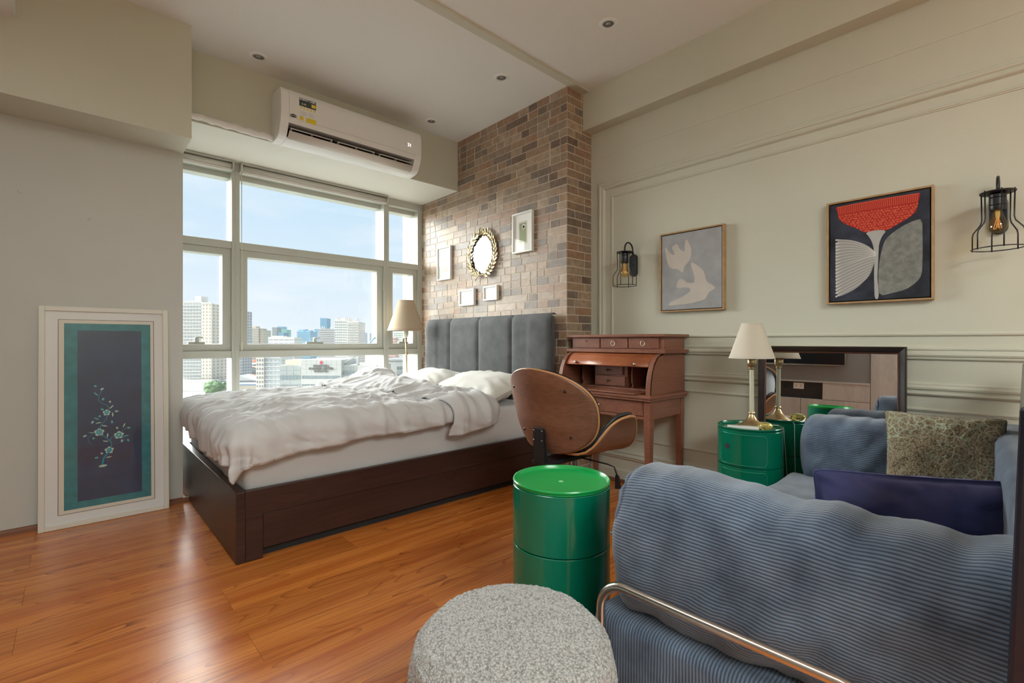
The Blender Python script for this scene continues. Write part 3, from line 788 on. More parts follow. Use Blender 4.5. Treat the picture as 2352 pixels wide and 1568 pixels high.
for x in (1.08, 2.76):
    for y in (.03, .70): obj('foot', MB().lathe([(.02, 0), (.02, .03)], (x, y, 0), 12, caps=True), BLACK, sofa)
# cushions on the sofa
def boucle(name, c0, c1, vein=None, scale=70, depth=.6):
    m, N, L, b = nm(name)
    tc = N.new('ShaderNodeTexCoord'); v = N.new('ShaderNodeTexVoronoi'); v.inputs['Scale'].default_value = scale
    n = N.new('ShaderNodeTexNoise'); n.inputs['Scale'].default_value = scale * .6; n.inputs['Detail'].default_value = 5
    L.new(tc.outputs['Object'], v.inputs['Vector']); L.new(tc.outputs['Object'], n.inputs['Vector'])
    mx = N.new('ShaderNodeMixRGB'); mx.inputs[1].default_value = (*c1, 1); mx.inputs[2].default_value = (*c0, 1)
    ad = N.new('ShaderNodeMath'); ad.operation = 'MULTIPLY'; L.new(v.outputs['Distance'], ad.inputs[0]); L.new(n.outputs['Fac'], ad.inputs[1])
    r = N.new('ShaderNodeMapRange'); r.inputs[1].default_value = .08; r.inputs[2].default_value = .42; L.new(ad.outputs[0], r.inputs[0])
    L.new(r.outputs[0], mx.inputs[0]); colr = mx.outputs[0]
    if vein:
        vv = N.new('ShaderNodeTexVoronoi'); vv.feature = 'DISTANCE_TO_EDGE'; vv.inputs['Scale'].default_value = 38
        nv_ = N.new('ShaderNodeTexNoise'); nv_.inputs['Scale'].default_value = 18
        L.new(tc.outputs['Object'], nv_.inputs['Vector'])
        a2 = N.new('ShaderNodeMixRGB'); a2.inputs[0].default_value = .035; L.new(tc.outputs['Object'], a2.inputs[1]); L.new(nv_.outputs['Color'], a2.inputs[2]); L.new(a2.outputs[0], vv.inputs['Vector'])
        rr = N.new('ShaderNodeMapRange'); rr.inputs[1].default_value = .035; rr.inputs[2].default_value = .10; rr.inputs[3].default_value = .8; rr.inputs[4].default_value = 0; L.new(vv.outputs['Distance'], rr.inputs[0])
        big = N.new('ShaderNodeTexNoise'); big.inputs['Scale'].default_value = 6; L.new(tc.outputs['Object'], big.inputs['Vector'])
        br = N.new('ShaderNodeMapRange'); br.inputs[1].default_value = .40; br.inputs[2].default_value = .58; L.new(big.outputs['Fac'], br.inputs[0])
        mm = N.new('ShaderNodeMath'); mm.operation = 'MULTIPLY'; L.new(rr.outputs[0], mm.inputs[0]); L.new(br.outputs[0], mm.inputs[1])
        m3 = N.new('ShaderNodeMixRGB'); m3.inputs[2].default_value = (*vein, 1); L.new(mm.outputs[0], m3.inputs[0]); L.new(colr, m3.inputs[1]); colr = m3.outputs[0]
    L.new(colr, b.inputs['Base Color']); b.inputs['Roughness'].default_value = .95; b.inputs['Specular IOR Level'].default_value = .1; b.inputs['Sheen Weight'].default_value = .2
    k = N.new('ShaderNodeBump'); k.inputs['Strength'].default_value = depth; k.inputs['Distance'].default_value = .006; k.invert = True; L.new(v.outputs['Distance'], k.inputs['Height']); L.new(k.outputs[0], b.inputs['Normal'])
    MATS[name] = m
    return m
TAN = boucle('tan_chenille', (.13, .105, .065), (.33, .275, .18), (.40, .46, .34), 150, .5)
INDIGO = mat('indigo_velvet', (.036, .042, .135), .75, sheen=1.0, var=.35, vscale=7)
MATS['indigo_velvet'].node_tree.nodes['Principled BSDF'].inputs['Sheen Tint'].default_value = (.55, .55, .95, 1)
MATS['indigo_velvet'].node_tree.nodes['Principled BSDF'].inputs['Sheen Roughness'].default_value = .35
def stand(c, yaw_, lean):
    # local x along the width, local y upwards (leaning back), local z out of the front face
    n_ = Vector((-math.cos(yaw_) * math.cos(lean), -math.sin(yaw_) * math.cos(lean), math.sin(lean))); x_ = Vector((math.sin(yaw_), -math.cos(yaw_), 0)); y_ = n_.cross(x_)
    M = Matrix((x_, y_, n_)).transposed().to_4x4(); M.translation = c; return M
pillow('throw_pillow', 'tan chenille cushion with pale vein pattern against the wall arm', 'cushion', .38, .39, .15, TAN, stand((2.475, .215, .575), .10, .28), 'cushions on the sofa', .007, 4, power=3, seam=.002, pinch=.12, full=.48)
pillow('throw_pillow', 'indigo velvet cushion standing between the two sofa arms', 'cushion', .64, .32, .23, INDIGO, stand((1.868, .216, .485), .70, -.02) @ Matrix.Rotation(-.04, 4, 'Z'), 'cushions on the sofa', .012, 9, power=2.2, pinch=.10, full=.58)

# ================================================================== OTTOMAN
def ottoman():
    c = (.700, .755)
    t = thing('ottoman', 'round pouffe in pale grey boucle beside the steel sofa frame', 'ottoman', (*c, 0))
    R, H = .222, .425
    def rad(s):
        # s along the profile: 0 bottom centre ... 1 top centre
        P = [(0, .03), (R * .96, .03), (R, .10), (R * 1.005, .25), (R * .995, .345), (R * .95, .392), (R * .85, .416), (R * .6, .427), (R * .3, .428), (0, .428)]
        cs = [0]
        for a, b in zip(P, P[1:]): cs.append(cs[-1] + math.hypot(a[0] - b[0], a[1] - b[1]))
        x = s * cs[-1]
        for k in range(len(P) - 1):
            if x <= cs[k + 1] or k == len(P) - 2:
                f = (x - cs[k]) / (cs[k + 1] - cs[k]); return P[k][0] + (P[k + 1][0] - P[k][0]) * f, P[k][1] + (P[k + 1][1] - P[k][1]) * f
    def fn(i, j):
        r, z = rad(.27 + .73 * j); a = 2 * PI * i
        x, y = r * math.cos(a), r * math.sin(a)
        v = noise.voronoi(Vector((x * 120, y * 120, z * 120)))[0]
        w = noise.voronoi(Vector((x * 230 + 4, y * 230, z * 230)))[0]
        d = (.55 - v[0]) * .0058 + (.5 - w[0]) * .003 + fbm(x * 9, y * 9, z * 9, 2) * .004
        nz = sstep(.33, .42, z); nr = 1 - nz
        if r < .004: return (c[0] + x, c[1] + y, z)
        return (c[0] + x * (1 + d * nr / r), c[1] + y * (1 + d * nr / r), z + d * nz)
    m = boucle('grey_boucle', (.24, .235, .225), (.55, .545, .53), None, 210, .6)
    obj('cover', MB().grid(fn, 300, 170, cu=True), m, t, smooth=True)
    for k in range(4):
        a = PI / 4 + k * PI / 2
        obj('foot', MB().lathe([(.02, 0), (.022, .035)], (c[0] + .15 * math.cos(a), c[1] + .15 * math.sin(a), 0), 12, caps=True), BLACK, t)
ottoman()

# ================================================================== ROUND GREEN STORAGE UNITS
def drum(cx, cy, label, doors, ang=0, mods=3, H=.585, lidm=None):
    t = thing('round_storage_unit', label, 'side table', (cx, cy, 0), group='round green plastic storage units')
    R = .160; mh = (H - .02) / mods
    for k in range(mods):
        z0 = .006 + k * mh
        mo = obj('module', MB().lathe([(R - .012, z0 + .0015), (R - .002, z0 + .0015), (R, z0 + .004), (R, z0 + mh - .003), (R - .0015, z0 + mh - .001), (R - .012, z0 + mh - .001)], (cx, cy, 0), 72), GREENP, t, auto=True)
        if doors:
            r2 = R + .0050; a0, a1 = ang - .74, ang + .74
            def dfn(i, j, z0=z0):
                a = a0 + (a1 - a0) * i; z = z0 + .022 + (mh - .044) * j
                return (cx + r2 * math.cos(a), cy + r2 * math.sin(a), z)
            # rounded-corner sliding door
            n = 40; mb = MB()
            zc, hh, ww = z0 + mh / 2, (mh - .030) / 2, .74 * R; rc = .018
            outl = []
            for (sx, sy, st) in ((1, 1, 0), (-1, 1, PI / 2), (-1, -1, PI), (1, -1, 1.5 * PI)):
                for q in range(7):
                    tt = st + q / 6 * PI / 2; outl.append((sx * (ww - rc) + rc * math.cos(tt), sy * (hh - rc) + rc * math.sin(tt)))
            # fill with columns so the door follows the curve
            cols = 28
            def zlim(w):
                d = abs(w) - (ww - rc); return hh if d <= 0 else hh - rc + math.sqrt(max(0, rc * rc - d * d))
            def door(i, j, rr):
                w = -ww + 2 * ww * i; zl = zlim(w); a = ang + w / R
                return (cx + rr * math.cos(a), cy + rr * math.sin(a), zc + zl * (2 * j - 1))
            mb.grid(lambda i, j: door(i, j, r2), cols, 6)
            eo = []; 
            for i in range(cols + 1): eo.append((i / cols, 0))
            for i in range(cols, -1, -1): eo.append((i / cols, 1))
            rim = [door(i, j, r2) for i, j in eo]; rin = [door(i, j, R - .001) for i, j in eo]
            k_ = len(rim); mb.add(rim + rin, [(q, (q + 1) % k_, k_ + (q + 1) % k_, k_ + q) for q in range(k_)])
            dr_ = obj('sliding_door', mb, GREENP, mo, auto=True)
            obj('door_rim', MB().tube(rim, .0018, 6, closed=True), mat('green_plastic_edge', (.02, .26, .15), .2), mo, smooth=True)
            # finger hole
            ah = ang - .46; hc = Vector((cx + (r2 + .0008) * math.cos(ah), cy + (r2 + .0008) * math.sin(ah), zc + .01))
            tg = Vector((-math.sin(ah), math.cos(ah), 0)); nn = Vector((math.cos(ah), math.sin(ah), 0))
            ring = [hc + tg * .0160 * math.cos(2 * PI * q / 24) + Vector((0, 0, .0160)) * math.sin(2 * PI * q / 24) for q in range(24)]
            if k == k: obj('finger_hole', MB().add([tuple(p) for p in ring], [tuple(range(24))]), DARKM, mo)
    zt = .006 + mods * mh
    obj('lid_tray', MB().lathe([(0.0, zt + .0015), (.02, zt + .0012), (R - .018, zt + .0005), (R - .009, zt + .003), (R - .006, zt + .012), (R - .004, zt + .0155), (R - .001, zt + .0155), (R + .001, zt + .012), (R - .001, zt + .006), (R - .004, zt + .0035), (R - .004, zt + .0005)], (cx, cy, 0), 72), lidm or GREENP, t, auto=True)
    obj('lid_centre', MB().lathe([(0, .0028), (.006, .0028), (.009, .0012)], (cx, cy, zt), 16), mat('lid_dot', (.25, .62, .33), .3), t)
    obj('foot_ring', MB().lathe([(R - .03, 0), (R - .02, 0), (R - .015, .007)], (cx, cy, 0), 48), GREENP, t)
    return t
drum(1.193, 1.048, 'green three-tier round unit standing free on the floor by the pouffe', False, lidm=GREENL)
drum(2.690, 1.010, 'green round unit with sliding doors carrying the brass lamp', True, ang=math.radians(187))

# ================================================================== LAMPS
def lamp(cx, cy, z0, Hs, rb, rt, hs, label, cat, brass_base, tilt=0):
    t = thing('table_lamp' if brass_base else 'floor_lamp', label, cat, (cx, cy, z0))
    zs = z0 + Hs - hs
    if brass_base:
        obj('base', MB().lathe([(0, 0), (.072, 0), (.076, .003), (.075, .009), (.062, .014), (.040, .027), (.024, .045), (.015, .062), (.013, .07)], (cx, cy, z0), 40), BRASS, t, smooth=True)
        obj('collar', MB().lathe([(.013, .068), (.018, .072), (.019, .077), (.014, .081), (.013, .084)], (cx, cy, z0), 24), BRASS, t, smooth=True)
        obj('stem', MB().lathe([(.0125, .084), (.0105, zs - z0 - .062)], (cx, cy, z0), 20), IVORY, t, smooth=True)
        zz = zs - z0 - .062
        obj('socket', MB().lathe([(.012, zz), (.017, zz + .005), (.014, zz + .010), (.021, zz + .020), (.024, zz + .035), (.024, zz + .09), (.006, zz + .092)], (cx, cy, z0), 28), BRASS, t, smooth=True)
    else:
        obj('base', MB().lathe([(0, 0), (.13, 0), (.135, .008), (.11, .018), (.02, .03), (.012, .05)], (cx, cy, z0), 36), BRASS, t, smooth=True)
        dx, dy = .020, -.0
        obj('pole', MB().tube([(cx + dx * (1 - k / 6), cy, z0 + .04 + (zs - z0 - .09) * k / 6) for k in range(7)], .0085, 10), BRASS, t, smooth=True)
        obj('pole_joint', MB().sphere((cx + .008, cy, z0 + (zs - z0) * .80), (.014, .014, .009), 12, 8), BRASS, t, smooth=True)
        obj('socket', MB().lathe([(.008, -.065), (.017, -.058), (.017, -.05), (.023, -.042), (.024, .05), (.006, .055)], (cx, cy, zs), 20), IVORY, t, smooth=True)
    obj('shade', MB().lathe([(rb, 0), (rt, hs), (rt - .002, hs), (rb - .002, 0), (rb, 0)], (cx, cy, zs), 56), SHADE if brass_base else mat('lamp_shade_tan', (.47, .37, .265), .9), t, auto=True)
    for pr in ([(rb + .0006, 0), (rb - (rb - rt) * .06 + .0008, hs * .06)], [(rt + (rb - rt) * .05 + .0008, hs * .95), (rt + .0008, hs)]):
        obj('shade_trim', MB().lathe(pr, (cx, cy, zs), 56), mat('shade_trim' if brass_base else 'shade_trim_tan', (.63, .56, .47) if brass_base else (.43, .33, .24), .9), t, smooth=True)
    obj('shade_ring', MB().tube([(cx + .02 * math.cos(q / 16 * 2 * PI), cy + .02 * math.sin(q / 16 * 2 * PI), zs + hs - .03) for q in range(16)], .0015, 5, closed=True)
        .tube([(cx - rt + .003, cy, zs + hs - .01), (cx, cy, zs + hs - .03), (cx + rt - .003, cy, zs + hs - .01)], .0015, 5), BRASS, t)
    obj('bulb', MB().lathe([(0, .13), (.018, .125), (.028, .105), (.03, .085), (.02, .05), (.013, .03)], (cx, cy, zs - (.03 if brass_base else 0)), 20), mat('bulb_glass', (.85, .83, .78), .3), t, smooth=True)
lamp(2.705, 1.005, .5745, .562, .114, .050, .190, 'brass table lamp with cream empire shade on the green unit', 'table lamp', True)
lamp(2.375, 4.085, 0, 1.435, .178, .074, .295, 'slim brass floor lamp with beige shade behind the bed by the window', 'floor lamp', False)
# things on the green unit
o = tag(obj('remote_control', MB().box(-.02, .02, -.075, .075, 0, .016), WHITE, None, bevel=.005, seg=3), 'white remote control lying on the green unit beside the lamp', 'remote control')
o.location = (2.587, 1.005, .5768); o.rotation_euler = (0, .0, math.radians(25))
o2 = obj('buttons', MB().box(-.012, .012, -.05, .06, .0161, .0172), mat('button_grey', (.6, .6, .6), .5), o)
AMB = mat('amber_glass', (.85, .72, .25), .08, trans=.75)
o = tag(obj('glass_pebble', MB().sphere((0, 0, .022), (.044, .032, .022), 24, 14), AMB, None, smooth=True), 'rounded yellow glass pebble on the green unit', 'paperweight')
o.location = (2.640, .915, .576); o.rotation_euler = (0, 0, 1.0)

# ================================================================== ROLL-TOP DESK
DY0, DY1 = 1.515, 2.245
dk = thing('rolltop_desk', 'small mahogany roll-top desk, open, with ring-pull drawers on top', 'desk', (2.75, 1.88, 0))
def dbox(name, *b, m=DESKW, p=None, bevel=.003): return obj(name, MB().box(*b), m, p or dk, bevel=bevel)
dbox('writing_surface', 2.500, 2.955, 1.494, 2.266, .692, .712)
dbox('pull_out_flap', 2.492, 2.72, 1.60, 2.16, .7125, .722)
dbox('surface_moulding', 2.508, 2.955, 1.503, 2.257, .676, .6915)
# legs, tapered
for lx, ly in ((2.528, DY0 + .002), (2.528, DY1 - .047), (2.905, DY0 + .002), (2.905, DY1 - .047)):
    w, tp = .045, .027
    cx, cy = lx + w / 2, ly + w / 2
    q = lambda r, z: [(cx - r, cy - r, z), (cx + r, cy - r, z), (cx + r, cy + r, z), (cx - r, cy + r, z)]
    mb = MB().hexa(q(tp / 2, 0), q(w / 2, .56)).hexa(q(w / 2, .56), q(w / 2, .676))
    bm = bmesh.new(); me = mb.mesh('leg', ORIG[dk.name]); bm.from_mesh(me); bmesh.ops.remove_doubles(bm, verts=bm.verts, dist=1e-5); bm.to_mesh(me); bm.free()
    obj('leg', me, DESKW, dk, bevel=.002)
dbox('apron', 2.90, 2.945, DY0 + .047, DY1 - .047, .565, .676)
dbox('side_apron', 2.573, 2.905, DY0 + .006, DY0 + .024, .565, .676)
dbox('side_apron', 2.573, 2.905, DY1 - .024, DY1 - .006, .565, .676)
dbox('front_rail', 2.532, 2.56, DY0 + .047, DY1 - .047, .562, .580)
dd = dbox('main_drawer', 2.530, 2.55, DY0 + .052, DY1 - .052, .583, .672)
# ornate pull
hy = 1.93
mb = MB()
for k in range(9):
    t = (k - 4) / 4; mb.sphere((2.526, hy + t * .040, .634 + .007 * math.cos(t * 3)), (.005, .008, .009 - .004 * abs(t)), 10, 6)
obj('drawer_pull', mb, NICKEL, dd, smooth=True)
obj('pull_bail', MB().tube([(2.522, hy - .026, .630), (2.512, hy - .022, .612), (2.508, hy, .606), (2.512, hy + .022, .612), (2.522, hy + .026, .630)], .0028, 8), NICKEL, dd, smooth=True)
# curved sides
arc = [(2.527, .712), (2.529, .76), (2.537, .81), (2.552, .86), (2.574, .905), (2.606, .940), (2.640, .956), (2.680, .962)]
side = [(x, z) for x, z in arc] + [(2.950, .962), (2.950, .712)]
for a, b in ((DY0, DY0 + .020), (DY1 - .020, DY1)): obj('curved_side', MB().prism(side, 1, a, b), DESKW, dk, bevel=.0015)
def off(p, d):
    r = []
    for i, (x, z) in enumerate(p):
        a = p[max(0, i - 1)]; c = p[min(len(p) - 1, i + 1)]; tx, tz = c[0] - a[0], c[1] - a[1]; l = math.hypot(tx, tz)
        r.append((x + tz / l * d, z - tx / l * d))
    return r
for a, b in ((DY0, DY0 + .030), (DY1 - .030, DY1)):
    o1, o2 = off(arc, .0), off(arc, .010)
    obj('arc_trim', MB().prism([(x - .004, z) for x, z in o1] + o2[::-1], 1, a, b), DESKW, dk, bevel=.001)
# tambour, partly rolled up: separate slats along the arc
def arc_pt(t):
    ts = t * (len(arc) - 1); i = min(int(ts), len(arc) - 2); f = ts - i
    return arc[i][0] + (arc[i + 1][0] - arc[i][0]) * f, arc[i][1] + (arc[i + 1][1] - arc[i][1]) * f
tm = obj('tambour', MB().grid(lambda i, j: (arc_pt(.50 + .5 * j)[0] + .010, DY0 + .022 + (DY1 - DY0 - .044) * i, arc_pt(.50 + .5 * j)[1] - .004), 2, 24), ROLLW, dk, smooth=True, solid=.008)
for y in (1.650, 2.125):
    obj('knob', MB().lathe([(.003, 0), (.004, .008), (.009, .012), (.010, .018), (.007, .023), (0, .024)], (0, 0, 0), 14).xf(Matrix.Translation((2.583, y, .902)) @ Matrix.Rotation(-PI / 2 - .45, 4, 'Y')), NICKEL, tm, smooth=True)
# interior
dbox('interior_back', 2.92, 2.935, DY0 + .02, DY1 - .02, .712, .962, m=DARKM, bevel=0)
dbox('interior_floor', 2.68, 2.935, DY0 + .02, DY1 - .02, .7125, .730)
dbox('interior_roof', 2.70, 2.935, DY0 + .02, DY1 - .02, .880, .890)
cu_ = dbox('pigeonhole_carcass', 2.712, 2.90, 1.795, 2.065, .7305, .8795, bevel=.001)
for k, (z0, z1, yr) in enumerate(((.812, .872, 1.826), (.738, .802, 1.806))):
    idr = dbox('small_drawer', 2.700 - .004 * k, 2.712, yr, 2.052, z0, z1, p=cu_, bevel=.002)
    obj('knob', MB().lathe([(.003, 0), (.004, .008), (.0085, .012), (.009, .017), (0, .021)], (0, 0, 0), 14).xf(Matrix.Translation((2.698, 1.935, (z0 + z1) / 2)) @ Matrix.Rotation(-PI / 2, 4, 'Y')), mat('dark_knob', (.12, .10, .08), .35, metal=.8), idr, smooth=True)
for y, a0 in ((2.165, .05), (1.755, .02)):
    pts = [(2.70, .730), (2.90, .730), (2.90, .880), (2.70, .880), (2.706, .865), (2.700, .83), (2.700, .77), (2.71, .745)]
    obj('arched_divider', MB().prism(pts, 1, y - .004, y + .004), DESKW, dk, bevel=.0008)
# gallery with three drawers
dbox('gallery_shelf', 2.650, 2.955, 1.488, 2.272, .9625, .986)
dbox('gallery_top', 2.650, 2.955, 1.486, 2.274, 1.066, 1.084)
dbox('gallery_box', 2.684, 2.945, DY0, DY1, .986, 1.066, bevel=.001)
n3 = (DY1 - DY0 - .05) / 3
for k in range(3):
    y0_ = DY0 + .025 + k * n3 + .006
    gd = dbox('gallery_drawer', 2.676, 2.684, y0_, y0_ + n3 - .012, .993, 1.060, bevel=.002)
    yc = y0_ + n3 / 2 - .006
    obj('pull_post', MB().tube([(2.677, yc, 1.040), (2.664, yc, 1.040)], .0035, 8), NICKEL if k < 2 else BLACK, gd, smooth=True)
    if k < 2:
        obj('ring_pull', MB().tube([(2.664, yc + .0155 * math.sin(q / 20 * 2 * PI), 1.0245 + .0155 * math.cos(q / 20 * 2 * PI)) for q in range(20)], .0020, 8, closed=True), NICKEL, gd, smooth=True)

# ================================================================== DESK CHAIR
CX, CY = 1.85, 1.55
ch = thing('desk_chair', 'bent walnut plywood swivel chair with black leather seat at the desk', 'chair', (CX, CY, 0))
def back_pt(i, j, off_=0, sc=1.0):
    v = 2 * j - 1; zc, hh = .700, .200 * sc
    wv = .262 * sc * max(0, 1 - abs(v) ** (2.3 if v > 0 else 2.9)) ** .5 * (1 + .06 * v) + .002
    s_ = wv * (2 * i - 1); z = zc + hh * v + .01
    f = -.225 - .30 * (z - .62) + 1.55 * s_ * s_ + .10 * max(0, .62 - z) + off_
    return (CX + f, CY + s_, z)
sh_ = obj('back_shell', MB().grid(lambda i, j: back_pt(i, .5 - .5 * math.cos(PI * j)), 26, 30), PLYW, ch, smooth=True, solid=.011)
rim = [back_pt(0, .5 - .5 * math.cos(PI * j / 40), .0075) for j in range(41)] + [back_pt(1, .5 - .5 * math.cos(PI * j / 40), .0075) for j in range(40, -1, -1)]
obj('ply_edge', MB().tube(rim, .0058, 8, closed=True), PLYE, sh_, smooth=True)
obj('back_pad', MB().grid(lambda i, j: back_pt(i, .5 - .5 * math.cos(PI * j), .026 + .014 * (1 - (2 * i - 1) ** 4) * (1 - (2 * (.5 - .5 * math.cos(PI * j)) - 1) ** 4), .99), 22, 26), LEATH, ch, smooth=True, solid=.022)
def seat_path(u):
    P = [(0, .493), (.09, .494), (.145, .501), (.185, .518), (.215, .545), (.237, .578), (.253, .612), (.268, .645), (.285, .672), (.302, .690)]
    cs = [0]
    for a, b in zip(P, P[1:]): cs.append(cs[-1] + math.hypot(a[0] - b[0], a[1] - b[1]))
    x = abs(u) * cs[-1]
    for k in range(len(P) - 1):
        if x <= cs[k + 1] or k == len(P) - 2:
            f = (x - cs[k]) / (cs[k + 1] - cs[k]); s_ = P[k][0] + (P[k + 1][0] - P[k][0]) * f; z = P[k][1] + (P[k + 1][1] - P[k][1]) * f
            return math.copysign(s_, u), z
def seat_pt(i, j, up=0, sc=1.0):
    u = (2 * i - 1) * sc; au = abs(u)
    s_, z = seat_path(u)
    f0 = -.135 + .06 * sstep(.30, .95, au); f1 = .225 - .05 * sstep(.4, .95, au)
    e = max(0, 1 - (max(0, au - .60) / .40) ** 2.4) ** .5
    m_ = (f0 + f1) / 2; hw = (f1 - f0) / 2 * e * sc + .002
    f = m_ + hw * (2 * j - 1)
    z += -.015 * sstep(.6, 1, j) * (1 - au) + .020 * sstep(.3, 0, j) * (1 - au)
    # normal of the section
    s2, z2 = seat_path(min(1, au + .02) * (1 if u >= 0 else -1)); s1, z1 = seat_path(max(0, au - .02) * (1 if u >= 0 else -1))
    tx, tz = s2 - s1, z2 - z1; l = math.hypot(tx, tz) or 1
    nx, nz = -tz / l, tx / l
    if nz < 0 and au < .6: nx, nz = -nx, -nz
    if u < 0: nx, nz = (tz / l, -tx / l) if tx < 0 else (-tz / l, tx / l)
    return (CX + f, CY + s_ + nx * up, z + nz * up)
ss = obj('seat_shell', MB().grid(lambda i, j: seat_pt(i, j), 60, 16), PLYW, ch, smooth=True, solid=.011)
rim = [seat_pt(i / 80, 0) for i in range(81)] + [seat_pt(i / 80, 1) for i in range(80, -1, -1)]
obj('ply_edge', MB().tube(rim, .0062, 8, closed=True), PLYE, ss, smooth=True)
obj('seat_pad', MB().grid(lambda i, j: seat_pt(i, j, .017 + .010 * (1 - (2 * j - 1) ** 4), .965), 56, 14), LEATH, ch, smooth=True, solid=.016)
for s_, z in ((.165, .815), (-.165, .815), (.150, .600), (-.150, .600)):
    f = -.225 - .30 * (z - .62) + 1.55 * s_ * s_ + .10 * max(0, .62 - z)
    obj('screw_cap', MB().sphere((CX + f - .007, CY + s_, z), (.004, .0075, .0075), 12, 8), BLACK, sh_, smooth=True)
bk_ = obj('bracket', MB().hexa([(CX - .245, CY - .034, .460), (CX - .215, CY - .034, .455), (CX - .215, CY + .034, .455), (CX - .245, CY + .034, .460)], [(CX - .250, CY - .034, .632), (CX - .240, CY - .034, .632), (CX - .240, CY + .034, .632), (CX - .250, CY + .034, .632)])
          , BLACK, ch, bevel=.002)
for y, z in ((-.026, .62), (.026, .62), (-.026, .575), (.026, .575)): obj('rivet', MB().sphere((CX - .2505, CY + y, z), .003, 8, 6), NICKEL, bk_, smooth=True)
obj('tilt_plate', MB().box(CX - .24, CX + .10, CY - .05, CY + .05, .450, .474), BLACK, ch, bevel=.006)
obj('gas_lift', MB().lathe([(.014, .36), (.014, .45)], (CX, CY, 0), 18), STEEL, ch, smooth=True)
obj('lift_sleeve', MB().lathe([(.027, .11), (.027, .36), (.024, .37), (.014, .37)], (CX, CY, 0), 18), BLACK, ch, auto=True)
for k in range(5):
    a = .3 + k * 2 * PI / 5; ca, sa = math.cos(a), math.sin(a)
    lg = obj('base_leg', MB().tube([(CX + .02 * ca, CY + .02 * sa, .12), (CX + .14 * ca, CY + .14 * sa, .095), (CX + .27 * ca, CY + .27 * sa, .068)], [.022, .018, .012], 10), STEEL, ch, smooth=True)
    obj('caster', MB().lathe([(.006, -.016), (.026, -.015), (.028, 0), (.026, .015), (.006, .016)], (0, 0, 0), 16).xf(Matrix.Translation((CX + .275 * ca, CY + .275 * sa, .028)) @ Matrix.Rotation(a + .6, 4, 'Z') @ Matrix.Rotation(PI / 2, 4, 'X')), BLACK, lg, smooth=True)
lv = obj('height_lever', MB().tube([(CX + .02, CY - .05, .455), (CX + .06, CY - .17, .440), (CX + .075, CY - .20, .43), (CX + .08, CY - .215, .385)], .004, 8), BLACK, ch, smooth=True)
obj('lever_paddle', MB().hexa([(CX + .07, CY - .235, .33), (CX + .085, CY - .235, .33), (CX + .085, CY - .205, .325), (CX + .07, CY - .205, .325)], [(CX + .074, CY - .225, .392), (CX + .083, CY - .225, .392), (CX + .083, CY - .205, .392), (CX + .074, CY - .205, .392)]), BLACK, lv, bevel=.003)

# ================================================================== AIR CONDITIONER
ax0, ax1 = 1.040, 2.150
ac = thing('air_conditioner', 'white split air conditioner with open louvre on the bulkhead', 'air conditioner', (1.6, YBK, 2.46))
front = [(3.659, 2.800), (3.500, 2.795), (3.468, 2.785), (3.452, 2.762), (3.447, 2.735), (3.444, 2.640), (3.447, 2.590), (3.456, 2.553)]
low = [(3.508, 2.470), (3.540, 2.458), (3.610, 2.450), (3.659, 2.456)]
ACW = mat('ac_white', (.78, .765, .745), .3)
obj('housing', MB().prism(front + [(3.470, 2.556), (3.575, 2.570), (3.600, 2.500), (3.530, 2.473)] + low, 0, ax0 + .055, ax1 - .062), ACW, ac, auto=True)
cap = front + [(3.480, 2.505), (3.492, 2.485)] + low
obj('end_cap', MB().prism(cap, 0, ax0, ax0 + .055), ACW, ac, bevel=.003)
obj('end_cap', MB().prism(cap, 0, ax1 - .062, ax1), ACW, ac, bevel=.003)
obj('slot_lining', MB().box(ax0 + .056, ax1 - .063, 3.57, 3.575, 2.49, 2.568), DARKM, ac)
obj('front_seam', MB().box(ax0 + .05, ax1 - .05, 3.4445, 3.4455, 2.590, 2.592), mat('seam_grey', (.5, .5, .5), .5), ac)
vx = ax0 + .07; vl = (ax1 - ax0 - .145 - .08) / 3
VAN = mat('vane_grey', (.50, .50, .49), .4)
for k in range(3):
    x0 = vx + k * (vl + .04)
    va = obj('vane', MB().hexa([(x0, 3.470, 2.518), (x0 + vl, 3.470, 2.518), (x0 + vl, 3.545, 2.552), (x0, 3.545, 2.552)], [(x0, 3.469, 2.526), (x0 + vl, 3.469, 2.526), (x0 + vl, 3.545, 2.558), (x0, 3.545, 2.558)]), VAN, ac)
    for q in (.02, .5, .98):
        obj('vane_rib', MB().box(x0 + vl * q - .002, x0 + vl * q + .002, 3.470, 3.50, 2.494, 2.524), VAN, va)
obj('louvre', MB().grid(lambda i, j: (ax0 + .062 + (ax1 - ax0 - .13) * i, 3.466 + .058 * j, 2.502 - .036 * j - .008 * math.sin(PI * j)), 2, 8), mat('louvre_beige', (.62, .56, .51), .4), ac, smooth=True, solid=.004)
# energy label
YF = 3.4435
lb = obj('energy_label', MB().box(1.157, 1.277, YF - .0006, YF + .004, 2.582, 2.745), mat('label_white', (.78, .78, .76), .5), ac)
YEL = mat('label_yellow', (.75, .58, .02), .5); SLATE = mat('label_slate', (.045, .06, .075), .5)
def lab(name, x0, x1, z0, z1, m, p=None, k=.0004): return obj(name, MB().box(x0, x1, YF - .0006 - k, YF - .0006, z0, z1), m, p or lb)
lab('label_header', 1.159, 1.275, 2.688, 2.745, SLATE)
lab('label_footer', 1.205, 1.275, 2.584, 2.617, YEL)
lab('label_logo', 1.162, 1.188, 2.590, 2.617, YEL)
lab('label_unit', 1.243, 1.272, 2.698, 2.722, YEL, k=.0008)
def put_text(txt, size, M, m, parent, name='lettering', bold=0, depth=.0003):
    q = text_mesh(txt, size, depth, bold=bold); q.xf(M); return obj(name, q, m, parent)
FX = Matrix.Rotation(PI / 2, 4, 'X')
LW = mat('label_text_white', (.8, .8, .8), .5)
put_text('ENERGY LABEL', .0165, Matrix.Translation((1.217, YF - .0014, 2.736)) @ FX, LW, lb, bold=.0003)
